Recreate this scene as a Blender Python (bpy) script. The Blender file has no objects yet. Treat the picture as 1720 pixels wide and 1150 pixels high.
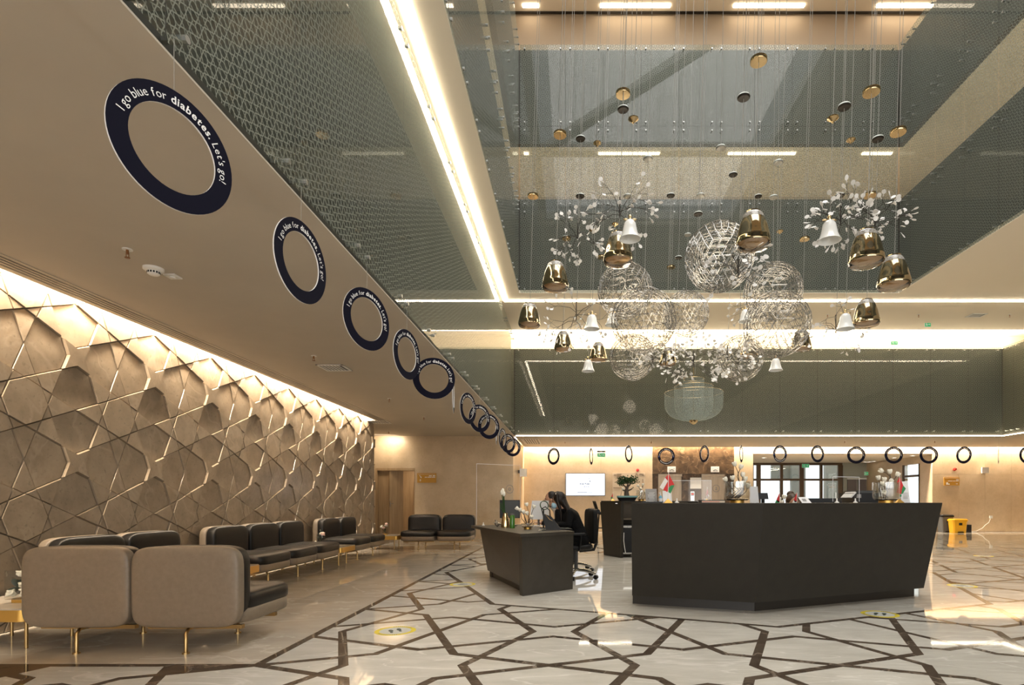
import bpy, bmesh, math, random
import numpy as np
from mathutils import Vector, Matrix, Euler
random.seed(7)
R = math.radians
scene = bpy.context.scene
COL = scene.collection
# ------------------------------------------------------------------ camera
F = 950.0; CX, CY = 962.0, 840.0; EYE = 1.15        # focal length (px), vanishing point, eye height
cam_d = bpy.data.cameras.new('camera'); cam = bpy.data.objects.new('camera', cam_d); COL.objects.link(cam)
cam.location = (0, 0, EYE); cam.rotation_euler = (R(90), 0, 0)
cam_d.sensor_fit = 'HORIZONTAL'; cam_d.sensor_width = 36.0; cam_d.lens = 36.0*F/1720
cam_d.shift_x = (860-CX)/1720; cam_d.shift_y = (CY-575)/1720
cam_d.clip_start = 0.05; cam_d.clip_end = 300
scene.camera = cam
# ------------------------------------------------------------------ world, exposure
w = bpy.data.worlds.new('world'); scene.world = w; w.use_nodes = True
bg = w.node_tree.nodes['Background']; bg.inputs[0].default_value = (0.93, 0.96, 1.0, 1); bg.inputs[1].default_value = 1.6
vs = scene.view_settings
vs.view_transform = 'Standard'; vs.look = 'None'; vs.exposure = 0.22; vs.gamma = 1.0
try: vs.use_curve_mapping = False
except Exception: pass
scene.cycles.use_denoising = True
scene.cycles.max_bounces = 8; scene.cycles.transparent_max_bounces = 16; scene.cycles.glossy_bounces = 5
scene.cycles.diffuse_bounces = 4; scene.cycles.sample_clamp_indirect = 6.0
scene.cycles.caustics_reflective = False; scene.cycles.caustics_refractive = False
# ------------------------------------------------------------------ area lights (assumed skylight and rear glazing, coves, added fills)
def area(name, loc, rot, sx, sy, power, color):
    l = bpy.data.lights.new(name, 'AREA'); l.shape = 'RECTANGLE'; l.size = sx; l.size_y = sy
    l.energy = power; l.color = color
    o = bpy.data.objects.new(name, l); COL.objects.link(o); o.location = loc; o.rotation_euler = rot
    return o
WARM = (1.0, 0.84, 0.64); DAY = (1.0, 0.965, 0.90)
area('assumed_skylight', (3.2, 5.6, 15.6), (0, 0, 0), 8.0, 14.0, 1080, DAY)  # light for a skylight assumed over the void, out of view
area('assumed_glazing_fill', (3.5, -7.6, 3.0), (R(90), 0, 0), 17.0, 5.6, 650, DAY)  # unseen light added behind the camera, standing in for assumed front glazing
area('gallery_fill_back', (3.2, 14.3, 6.6), (R(180), 0, 0), 8.6, 0.5, 42, WARM)  # three unseen fills added to brighten the galleries behind the glass
area('gallery_fill_right', (8.75, 6.5, 6.6), (R(180), 0, 0), 0.5, 13.0, 60, WARM)
area('gallery_fill_left', (-2.4, 6.5, 6.6), (R(180), 0, 0), 0.5, 13.0, 48, WARM)
area('cove_light_left', (-4.85, 3.5, 3.33), (0, R(76), 0), 0.10, 21.0, 3700, WARM)
area('cove_light_back', (7.85, 20.52, 3.34), (R(58), 0, 0), 19.1, 0.10, 2600, WARM)
area('recess_fill', (-5.45, 16.45, 3.0), (R(42), 0, R(20)), 0.7, 0.3, 14, WARM)  # free-standing fill added to stand in for spill from the left cove
area('cove_light_first_floor', (5.5, 17.0, 5.72), (R(180), 0, 0), 16.0, 0.20, 520, (1.0, 0.84, 0.6))

# ------------------------------------------------------------------ helpers
def P(x, y, d):
    return Vector(((x-CX)*d/F, d, EYE+(CY-y)*d/F))
def link(o): COL.objects.link(o); return o
def tag(o, label=None, cat=None, group=None, kind=None):
    if label: o['label'] = label
    if cat: o['category'] = cat
    if group: o['group'] = group
    if kind: o['kind'] = kind
    return o
def thing(name, label, cat, loc=(0, 0, 0), rz=0.0, group=None):
    o = link(bpy.data.objects.new(name, None)); o.location = loc; o.rotation_euler = (0, 0, rz)
    o.empty_display_size = 0.1
    return tag(o, label, cat, group)
def wloc(o):
    v = Vector((0, 0, 0))
    while o is not None:
        v = v+o.location; o = o.parent
    return v
def spow(v, e): return math.copysign(abs(v)**e, v)
class MB:
    def __init__(s): s.v = []; s.f = []; s.M = None
    def add(s, vs_, fs_):
        n = len(s.v)
        s.v += [s.M @ Vector(p) if s.M else Vector(p) for p in vs_]
        s.f += [tuple(i+n for i in f) for f in fs_]
        return s
    def box(s, x0, x1, y0, y1, z0, z1):
        return s.add([(x0, y0, z0), (x1, y0, z0), (x1, y1, z0), (x0, y1, z0), (x0, y0, z1), (x1, y0, z1), (x1, y1, z1), (x0, y1, z1)],
                     [(0, 3, 2, 1), (4, 5, 6, 7), (0, 1, 5, 4), (1, 2, 6, 5), (2, 3, 7, 6), (3, 0, 4, 7)])
    def prism(s, poly, z0, z1, top=None):
        n = len(poly); top = top or poly
        return s.add([(p[0], p[1], z0) for p in poly]+[(p[0], p[1], z1) for p in top],
                     [tuple(range(n-1, -1, -1)), tuple(range(n, 2*n))]+[(i, (i+1) % n, n+(i+1) % n, n+i) for i in range(n)])
    def cyl(s, p0, p1, r0, r1=None, n=12, caps=True):
        r1 = r0 if r1 is None else r1
        p0 = Vector(p0); p1 = Vector(p1); a = (p1-p0).normalized()
        u = a.orthogonal().normalized(); w_ = a.cross(u)
        vs_ = []
        for p, r in ((p0, r0), (p1, r1)):
            for i in range(n):
                t = 2*math.pi*i/n
                vs_.append(p+u*math.cos(t)*r+w_*math.sin(t)*r)
        fs_ = [(i, (i+1) % n, n+(i+1) % n, n+i) for i in range(n)]
        if caps: fs_ += [tuple(range(n-1, -1, -1)), tuple(range(n, 2*n))]
        return s.add(vs_, fs_)
    def tube(s, pts, r, n=6, taper=None):
        pts = [Vector(p) for p in pts]; m = len(pts); vs_ = []; u = None
        for k, p in enumerate(pts):
            a = (pts[min(k+1, m-1)]-pts[max(k-1, 0)]).normalized()
            if u is None: u = a.orthogonal().normalized()
            else: u = (u-a*u.dot(a)).normalized()
            w_ = a.cross(u); rr = r if taper is None else r+(taper-r)*k/(m-1)
            for i in range(n):
                t = 2*math.pi*i/n; vs_.append(p+u*math.cos(t)*rr+w_*math.sin(t)*rr)
        fs_ = []
        for k in range(m-1):
            for i in range(n):
                fs_.append((k*n+i, k*n+(i+1) % n, (k+1)*n+(i+1) % n, (k+1)*n+i))
        fs_ += [tuple(range(n-1, -1, -1)), tuple(range((m-1)*n, m*n))]
        return s.add(vs_, fs_)
    def lathe(s, prof, n=24, c=(0, 0, 0), closed=False):
        vs_ = []; m = len(prof)
        for (r, z) in prof:
            for i in range(n):
                t = 2*math.pi*i/n; vs_.append((c[0]+r*math.cos(t), c[1]+r*math.sin(t), c[2]+z))
        fs_ = []
        for k in range(m-1 if not closed else m):
            k2 = (k+1) % m
            for i in range(n):
                fs_.append((k*n+i, k*n+(i+1) % n, k2*n+(i+1) % n, k2*n+i))
        if not closed:
            if prof[0][0] > 1e-4: fs_.append(tuple(range(n-1, -1, -1)))
            if prof[-1][0] > 1e-4: fs_.append(tuple(range((m-1)*n, m*n)))
        return s.add(vs_, fs_)
    def shell(s, prof, n=24, c=(0, 0, 0)):        # open surface of revolution
        vs_ = []; m = len(prof)
        for (r, z) in prof:
            for i in range(n):
                t = 2*math.pi*i/n; vs_.append((c[0]+r*math.cos(t), c[1]+r*math.sin(t), c[2]+z))
        return s.add(vs_, [(k*n+i, k*n+(i+1) % n, (k+1)*n+(i+1) % n, (k+1)*n+i) for k in range(m-1) for i in range(n)])
    def ball(s, c, r, e1=1.0, e2=1.0, nu=20, nv=12):
        vs_ = []; fs_ = []
        for j in range(nv+1):
            ph = -math.pi/2+math.pi*j/nv
            for i in range(nu):
                t = 2*math.pi*i/nu
                vs_.append((c[0]+r[0]*spow(math.cos(ph), e1)*spow(math.cos(t), e2),
                            c[1]+r[1]*spow(math.cos(ph), e1)*spow(math.sin(t), e2),
                            c[2]+r[2]*spow(math.sin(ph), e1)))
        for j in range(nv):
            for i in range(nu):
                fs_.append((j*nu+i, j*nu+(i+1) % nu, (j+1)*nu+(i+1) % nu, (j+1)*nu+i))
        return s.add(vs_, fs_)
    def mesh(s, name, mat, smooth=None, off=None):
        me = bpy.data.meshes.new(name)
        vv = [tuple(v-off) if off is not None else tuple(v) for v in s.v]
        me.from_pydata(vv, [], s.f); me.update()
        for m in (mat if isinstance(mat, (list, tuple)) else [mat]): me.materials.append(m)
        if smooth is not None:
            me.shade_smooth(); me.set_sharp_from_angle(angle=R(smooth))
        return me
    def build(s, name, mat, parent=None, smooth=None, local=False):
        off = wloc(parent) if (parent is not None and not local) else None
        o = link(bpy.data.objects.new(name, s.mesh(name, mat, smooth, off)))
        if parent is not None: o.parent = parent
        return o
def copy_tree(o, parent=None):
    c = link(o.copy()); c.parent = parent
    for ch in list(o.children): copy_tree(ch, c)
    return c
def struct(o): o['kind'] = 'structure'; return o

# ------------------------------------------------------------------ materials
def nodes(m): return m.node_tree.nodes, m.node_tree.links
def M(name, col, rough=0.5, metal=0.0, spec=0.5, emit=None, es=0.0, coat=0.0):
    m = bpy.data.materials.new(name); m.use_nodes = True
    b = m.node_tree.nodes['Principled BSDF']
    b.inputs['Base Color'].default_value = (*col, 1); b.inputs['Roughness'].default_value = rough
    b.inputs['Metallic'].default_value = metal; b.inputs['Specular IOR Level'].default_value = spec
    if coat: b.inputs['Coat Weight'].default_value = coat; b.inputs['Coat Roughness'].default_value = 0.05
    if emit: b.inputs['Emission Color'].default_value = (*emit, 1); b.inputs['Emission Strength'].default_value = es
    return m
def noise_mat(name, c0, c1, scale=3.0, rough=0.4, detail=8.0, vein=None, vscale=1.5, metal=0.0, spec=0.5, stretch=(1, 1, 1), rnd=0.0, bump=0.0, speck=0.0):
    m = M(name, c0, rough, metal, spec); n, l = nodes(m); b = n['Principled BSDF']
    geo = n.new('ShaderNodeNewGeometry'); mp = n.new('ShaderNodeMapping'); mp.inputs['Scale'].default_value = stretch
    l.new(geo.outputs['Position'], mp.inputs['Vector'])
    vec = mp.outputs['Vector']
    oi = None
    if rnd:
        oi = n.new('ShaderNodeObjectInfo'); va = n.new('ShaderNodeVectorMath'); va.operation = 'SCALE'
        cv = n.new('ShaderNodeCombineXYZ')
        for i in range(3): l.new(oi.outputs['Random'], cv.inputs[i])
        l.new(cv.outputs[0], va.inputs[0]); va.inputs['Scale'].default_value = 37.0
        ad = n.new('ShaderNodeVectorMath'); l.new(vec, ad.inputs[0]); l.new(va.outputs[0], ad.inputs[1]); vec = ad.outputs[0]
    nz = n.new('ShaderNodeTexNoise'); nz.inputs['Scale'].default_value = scale; nz.inputs['Detail'].default_value = detail
    nz.inputs['Roughness'].default_value = 0.62
    l.new(vec, nz.inputs['Vector'])
    rp = n.new('ShaderNodeValToRGB'); rp.color_ramp.elements[0].color = (*c0, 1); rp.color_ramp.elements[1].color = (*c1, 1)
    rp.color_ramp.elements[0].position = 0.34; rp.color_ramp.elements[1].position = 0.68
    l.new(nz.outputs['Fac'], rp.inputs['Fac']); out = rp.outputs['Color']
    def mixc(a, bcol, fac):
        mx = n.new('ShaderNodeMix'); mx.data_type = 'RGBA'
        l.new(fac, mx.inputs['Factor']); l.new(a, mx.inputs['A']); mx.inputs['B'].default_value = (*bcol, 1)
        return mx.outputs['Result']
    if vein:
        nv = n.new('ShaderNodeTexNoise'); nv.inputs['Scale'].default_value = vscale; nv.inputs['Detail'].default_value = 5
        nv.inputs['Distortion'].default_value = 0.6
        l.new(vec, nv.inputs['Vector'])
        a = n.new('ShaderNodeMath'); a.operation = 'SUBTRACT'; l.new(nv.outputs['Fac'], a.inputs[0]); a.inputs[1].default_value = 0.5
        a2 = n.new('ShaderNodeMath'); a2.operation = 'ABSOLUTE'; l.new(a.outputs[0], a2.inputs[0])
        mr = n.new('ShaderNodeMapRange'); mr.inputs['From Min'].default_value = 0.0; mr.inputs['From Max'].default_value = 0.014
        mr.inputs['To Min'].default_value = 0.55; mr.inputs['To Max'].default_value = 0.0
        l.new(a2.outputs[0], mr.inputs['Value']); out = mixc(out, vein, mr.outputs[0])
    if speck:
        ns = n.new('ShaderNodeTexNoise'); ns.inputs['Scale'].default_value = 26; ns.inputs['Detail'].default_value = 4
        l.new(vec, ns.inputs['Vector'])
        mr = n.new('ShaderNodeMapRange'); mr.inputs['From Min'].default_value = 0.60; mr.inputs['From Max'].default_value = 0.72
        mr.inputs['To Max'].default_value = speck
        l.new(ns.outputs['Fac'], mr.inputs['Value']); out = mixc(out, tuple(c*0.45 for c in c0), mr.outputs[0])
    if rnd:
        hsv = n.new('ShaderNodeHueSaturation'); mr = n.new('ShaderNodeMapRange')
        mr.inputs['To Min'].default_value = 1-rnd; mr.inputs['To Max'].default_value = 1+rnd
        l.new(oi.outputs['Random'], mr.inputs['Value']); l.new(mr.outputs[0], hsv.inputs['Value']); l.new(out, hsv.inputs['Color']); out = hsv.outputs['Color']
    l.new(out, b.inputs['Base Color'])
    if bump:
        bp = n.new('ShaderNodeBump'); bp.inputs['Strength'].default_value = bump; bp.inputs['Distance'].default_value = 0.02
        l.new(nz.outputs['Fac'], bp.inputs['Height']); l.new(bp.outputs['Normal'], b.inputs['Normal'])
    return m
def glass_mat(name, tint=(0.9, 0.95, 0.93), refl=0.06, rough=0.02, ior=1.45, boost=1.0):
    m = bpy.data.materials.new(name); m.use_nodes = True; n, l = nodes(m); n.remove(n['Principled BSDF'])
    tr = n.new('ShaderNodeBsdfTransparent'); tr.inputs[0].default_value = (*tint, 1)
    gl = n.new('ShaderNodeBsdfGlossy'); gl.inputs['Roughness'].default_value = rough; gl.inputs[0].default_value = (1, 1, 1, 1)
    f0 = ((ior-1)/(ior+1))**2*2                      # both faces of the pane; the same from either side
    ge = n.new('ShaderNodeNewGeometry'); dt = n.new('ShaderNodeVectorMath'); dt.operation = 'DOT_PRODUCT'
    l.new(ge.outputs['Incoming'], dt.inputs[0]); l.new(ge.outputs['Normal'], dt.inputs[1])
    ab = n.new('ShaderNodeMath'); ab.operation = 'ABSOLUTE'; l.new(dt.outputs['Value'], ab.inputs[0])
    om = n.new('ShaderNodeMath'); om.operation = 'SUBTRACT'; om.inputs[0].default_value = 1.0; l.new(ab.outputs[0], om.inputs[1]); om.use_clamp = True
    pw = n.new('ShaderNodeMath'); pw.operation = 'POWER'; l.new(om.outputs[0], pw.inputs[0]); pw.inputs[1].default_value = 5.0
    fr = n.new('ShaderNodeMath'); fr.operation = 'MULTIPLY_ADD'; l.new(pw.outputs[0], fr.inputs[0]); fr.inputs[1].default_value = 1-f0; fr.inputs[2].default_value = f0
    ma = n.new('ShaderNodeMath'); ma.operation = 'MULTIPLY_ADD'; l.new(fr.outputs[0], ma.inputs[0]); ma.inputs[1].default_value = boost; ma.inputs[2].default_value = refl
    ma.use_clamp = True
    mx = n.new('ShaderNodeMixShader'); l.new(ma.outputs[0], mx.inputs[0]); l.new(tr.outputs[0], mx.inputs[1]); l.new(gl.outputs[0], mx.inputs[2])
    l.new(mx.outputs[0], n['Material Output'].inputs[0])
    return m
def frit_mat(name, axis):
    """Reflective glass printed with a fine eight-fold star lattice; axis = 'X' (pane across X) or 'Y'."""
    m = glass_mat(name, (0.80, 0.86, 0.82), 0.0, 0.015, 1.45, 0.55); n, l = nodes(m)
    out = n['Material Output']; base = out.inputs[0].links[0].from_socket
    geo = n.new('ShaderNodeNewGeometry'); sp = n.new('ShaderNodeSeparateXYZ'); l.new(geo.outputs['Position'], sp.inputs[0])
    A = 0.107
    def mt(op, a, b=None, c=None):
        x = n.new('ShaderNodeMath'); x.operation = op
        for i, q in enumerate((a, b, c)):
            if q is None: continue
            if isinstance(q, (int, float)): x.inputs[i].default_value = q
            else: l.new(q, x.inputs[i])
        return x.outputs[0]
    def fold(s):
        t = mt('DIVIDE', s, A); t = mt('ADD', t, 400.0); t = mt('FRACT', t); t = mt('SUBTRACT', t, 0.5)
        return mt('ABSOLUTE', t)
    u = fold(sp.outputs['X' if axis == 'X' else 'Y']); v = fold(sp.outputs['Z'])
    x = mt('MAXIMUM', u, v); y = mt('MINIMUM', u, v)
    r, t_, q = 0.2015, 0.4142, 0.1425
    d1 = mt('ABSOLUTE', mt('SUBTRACT', y, mt('MULTIPLY_ADD', x, t_, r)))
    d2 = mt('ABSOLUTE', mt('SUBTRACT', x, mt('MULTIPLY_ADD', y, t_, r)))
    d3 = mt('ABSOLUTE', mt('ADD', mt('SUBTRACT', y, q), mt('MULTIPLY', mt('SUBTRACT', x, q), t_)))
    d = mt('MINIMUM', mt('MINIMUM', d1, d2), d3)
    mr = n.new('ShaderNodeMapRange'); mr.inputs['From Min'].default_value = 0.028; mr.inputs['From Max'].default_value = 0.042
    mr.inputs['To Min'].default_value = 1.0; mr.inputs['To Max'].default_value = 0.0
    l.new(d, mr.inputs['Value'])
    df = n.new('ShaderNodeBsdfDiffuse'); df.inputs[0].default_value = (0.27, 0.285, 0.24, 1)
    mx = n.new('ShaderNodeMixShader'); f2 = mt('MULTIPLY', mr.outputs[0], 0.75)
    l.new(f2, mx.inputs[0]); l.new(base, mx.inputs[1]); l.new(df.outputs[0], mx.inputs[2])
    l.new(mx.outputs[0], out.inputs[0])
    return m
def emis(name, col, s):
    m = bpy.data.materials.new(name); m.use_nodes = True; n, l = nodes(m); n.remove(n['Principled BSDF'])
    e = n.new('ShaderNodeEmission'); e.inputs[0].default_value = (*col, 1); e.inputs[1].default_value = s
    l.new(e.outputs[0], n['Material Output'].inputs[0]); return m
def veil_mat(name, col, alpha):
    m = bpy.data.materials.new(name); m.use_nodes = True; n, l = nodes(m); n.remove(n['Principled BSDF'])
    tr = n.new('ShaderNodeBsdfTransparent'); df = n.new('ShaderNodeBsdfDiffuse'); df.inputs[0].default_value = (*col, 1)
    lw = n.new('ShaderNodeLayerWeight'); lw.inputs[0].default_value = 0.35
    ma = n.new('ShaderNodeMath'); ma.operation = 'MULTIPLY_ADD'; l.new(lw.outputs['Facing'], ma.inputs[0]); ma.inputs[1].default_value = 0.40; ma.inputs[2].default_value = alpha; ma.use_clamp = True
    mx = n.new('ShaderNodeMixShader'); l.new(ma.outputs[0], mx.inputs[0]); l.new(tr.outputs[0], mx.inputs[1]); l.new(df.outputs[0], mx.inputs[2])
    l.new(mx.outputs[0], n['Material Output'].inputs[0]); return m

m_tile = noise_mat('cream_marble', (0.50, 0.475, 0.42), (0.62, 0.60, 0.545), 2.2, 0.035, vein=(0.80, 0.78, 0.73), vscale=0.9, spec=0.17, rnd=0.06, stretch=(1, 3, 1), speck=0.12)
m_tile_warm = noise_mat('warm_cream_marble', (0.50, 0.44, 0.36), (0.62, 0.555, 0.46), 1.6, 0.035, vein=(0.82, 0.76, 0.66), vscale=0.7, spec=0.32, rnd=0.03, stretch=(1, 2, 1))
m_band = noise_mat('brown_marble_inlay', (0.055, 0.039, 0.028), (0.12, 0.092, 0.068), 5.0, 0.05, vein=(0.3, 0.25, 0.2), vscale=2.5, spec=0.15)
m_wallstone = noise_mat('relief_limestone', (0.24, 0.185, 0.128), (0.33, 0.262, 0.188), 4.0, 0.24, vein=(0.36, 0.29, 0.215), vscale=0.8, rnd=0.07, speck=0.35)
m_beige = noise_mat('beige_limestone_wall', (0.50, 0.375, 0.235), (0.60, 0.465, 0.31), 2.5, 0.33, speck=0.25)
m_marble_dk = noise_mat('dark_brown_marble', (0.040, 0.023, 0.011), (0.12, 0.072, 0.036), 3.5, 0.4, vein=(0.26, 0.17, 0.10), vscale=2.0, spec=0.25)
m_paint = noise_mat('beige_ceiling_paint', (0.50, 0.445, 0.37), (0.53, 0.475, 0.395), 1.5, 0.7)
m_soffit = M('cream_soffit_paint', (0.90, 0.80, 0.65), 0.7)
m_white = M('white_paint', (0.80, 0.78, 0.74), 0.5)
m_upstand = M('dark_grey_upstand', (0.055, 0.049, 0.040), 0.6)
m_gallery = M('gallery_wall_paint', (0.62, 0.50, 0.37), 0.7)
m_frit_x = frit_mat('star_print_glass_across', 'X'); m_frit_y = frit_mat('star_print_glass_along', 'Y')
m_steel = M('brushed_steel', (0.62, 0.60, 0.56), 0.25, 1.0)
m_liftsteel = noise_mat('lift_steel', (0.30, 0.225, 0.15), (0.38, 0.29, 0.2), 2.0, 0.38, metal=0.55, stretch=(6, 6, 0.5))
m_bolt = M('steel_bolt', (0.42, 0.42, 0.40), 0.4, 1.0)
m_strip = emis('linear_light_warm', (1.0, 0.86, 0.64), 26.0)
m_strip_mid = emis('linear_light_dim', (1.0, 0.84, 0.62), 3.0)
m_strip_top = emis('linear_light_gallery', (1.0, 0.84, 0.62), 9.0)
m_navy = M('navy_print_board', (0.005, 0.005, 0.014), 0.8, 0.0, 0.12)
m_ringedge = M('white_foam_edge', (0.75, 0.75, 0.78), 0.6)
m_print = M('white_print', (0.85, 0.85, 0.85), 0.6)
m_wire = M('thin_wire', (0.34, 0.33, 0.30), 0.5)
m_blackleather = noise_mat('black_leather', (0.006, 0.0052, 0.0045), (0.010, 0.0088, 0.0075), 40.0, 0.42, spec=0.26)
m_taupe = noise_mat('taupe_leather', (0.165, 0.128, 0.09), (0.19, 0.15, 0.108), 30.0, 0.45)
m_brass = M('brass', (0.62, 0.47, 0.26), 0.16, 1.0)
m_brass_sat = M('satin_brass_edge', (0.60, 0.36, 0.09), 0.38, 0.85)
m_leg = M('antique_brass_leg', (0.42, 0.28, 0.12), 0.3, 1.0)
m_tabletop = noise_mat('stone_table_top', (0.42, 0.36, 0.29), (0.52, 0.46, 0.38), 4.0, 0.2)
m_counter = noise_mat('dark_grey_counter', (0.016, 0.0135, 0.010), (0.021, 0.018, 0.013), 8.0, 0.58, spec=0.35)
m_counter_lt = noise_mat('brown_niche_laminate', (0.10, 0.078, 0.055), (0.12, 0.095, 0.068), 8.0, 0.5)
m_desk = noise_mat('grey_desk_laminate', (0.036, 0.031, 0.024), (0.045, 0.039, 0.031), 8.0, 0.42, spec=0.4)
m_plinth = M('dark_plinth', (0.014, 0.011, 0.008), 0.4)
m_wood = noise_mat('pale_wood_veneer', (0.34, 0.225, 0.115), (0.46, 0.32, 0.18), 2.0, 0.4, stretch=(8, 8, 0.6))
m_black = M('black_plastic', (0.005, 0.005, 0.006), 0.45, 0.0, 0.3)
m_blackmesh = M('black_mesh_fabric', (0.008, 0.008, 0.008), 0.85, 0.0, 0.2)
m_grey = M('grey_plastic', (0.10, 0.10, 0.10), 0.5)
m_dkgrey = M('dark_grey_plastic', (0.045, 0.05, 0.05), 0.5)
m_yellow = M('yellow_plastic', (0.80, 0.42, 0.015), 0.4)
m_screen = emis('lit_white_screen', (0.93, 0.95, 1.0), 1.25)
m_darkscreen = M('dark_screen', (0.01, 0.01, 0.012), 0.12)
m_paper = M('white_paper', (0.78, 0.78, 0.78), 0.6)
m_clearpanel = glass_mat('clear_acrylic', (0.97, 0.97, 0.96), 0.015, 0.02, 1.35, 0.8)
m_clearglass = glass_mat('clear_vase_glass', (0.93, 0.94, 0.93), 0.03, 0.02, 1.5, 1.0)
m_window = glass_mat('window_glass', (0.88, 0.92, 0.90), 0.04, 0.01, 1.5, 1.0)
m_gold = M('gold_mirror_glass', (0.43, 0.355, 0.225), 0.06, 1.0)
m_capglass = noise_mat('textured_clear_glass', (0.20, 0.185, 0.16), (0.52, 0.49, 0.45), 60.0, 0.12, spec=0.8)
m_amber = glass_mat('amber_lens_glass', (0.80, 0.66, 0.45), 0.10, 0.06, 1.5, 1.0)
m_porcelain = M('white_porcelain', (0.85, 0.86, 0.84), 0.15, coat=0.5)
m_canopy_dk = M('dark_bronze_canopy', (0.030, 0.025, 0.020), 0.35, 0.5)
m_canopy_toplit = M('canopy_toplit', (0.62, 0.66, 0.60), 0.35)  # light from above put into the colour of the canopy tops
m_canopy_si = M('silver_canopy', (0.42, 0.42, 0.39), 0.3, 0.7)
m_leaf = M('white_leaf_disc', (0.83, 0.81, 0.78), 0.35)
m_branch = M('dark_branch_metal', (0.035, 0.030, 0.025), 0.4, 0.5)
m_spherewire = M('polished_steel_mesh', (0.34, 0.33, 0.31), 0.25, 1.0)
m_led = emis('tiny_led', (1.0, 0.95, 0.85), 0.9)
m_veil = veil_mat('fine_silver_mesh', (0.42, 0.47, 0.42), 0.13)
m_green = M('exit_sign_green', (0.02, 0.36, 0.14), 0.4, emit=(0.03, 0.5, 0.2), es=0.35)
m_flagred = M('flag_red', (0.58, 0.015, 0.015), 0.6); m_flagwhite = M('flag_white', (0.75, 0.72, 0.68), 0.6); m_flaggreen = M('flag_green', (0.02, 0.24, 0.07), 0.6)
m_red = M('red_plastic', (0.55, 0.02, 0.015), 0.3)
m_sign = M('ochre_sign', (0.50, 0.25, 0.025), 0.5)
m_petal = M('white_petal', (0.82, 0.78, 0.66), 0.6); m_petalpink = M('pink_petal', (0.75, 0.5, 0.45), 0.6)
m_stem = M('brown_twig', (0.07, 0.05, 0.035), 0.7); m_green_leaf = M('green_leaf', (0.03, 0.065, 0.022), 0.7, 0.0, 0.2); m_darkleaf = M('dark_green_leaf', (0.012, 0.025, 0.014), 0.5)
m_teal = M('teal_glaze', (0.10, 0.26, 0.25), 0.3)
m_skin = M('skin', (0.46, 0.26, 0.17), 0.5); m_hair = M('dark_brown_hair', (0.010, 0.006, 0.004), 0.5, 0.0, 0.3); m_hairbr = M('brown_hair', (0.05, 0.025, 0.012), 0.4)
m_jacket = M('black_jacket', (0.004, 0.004, 0.0045), 0.85, 0.0, 0.15); m_shirt = M('white_shirt', (0.72, 0.70, 0.68), 0.7); m_mask = M('pale_blue_mask', (0.38, 0.60, 0.74), 0.7)
m_bluegel = M('blue_gel', (0.16, 0.42, 0.60), 0.2)
m_yel2 = M('yellow_sticker', (0.72, 0.58, 0.05), 0.4); m_sticker = M('grey_sticker', (0.55, 0.56, 0.53), 0.4); m_sticker_txt = M('sticker_ink', (0.04, 0.06, 0.05), 0.5)
m_bronze = M('bronze_window_frame', (0.10, 0.06, 0.03), 0.4, 0.4)
m_outwall = M('pale_green_grey_wall', (0.30, 0.31, 0.27), 0.7)
m_downlight = emis('recessed_downlight', (1.0, 0.92, 0.80), 6.0)
m_sprinkler = M('sprinkler_bronze', (0.30, 0.14, 0.06), 0.3, 0.8)

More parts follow.
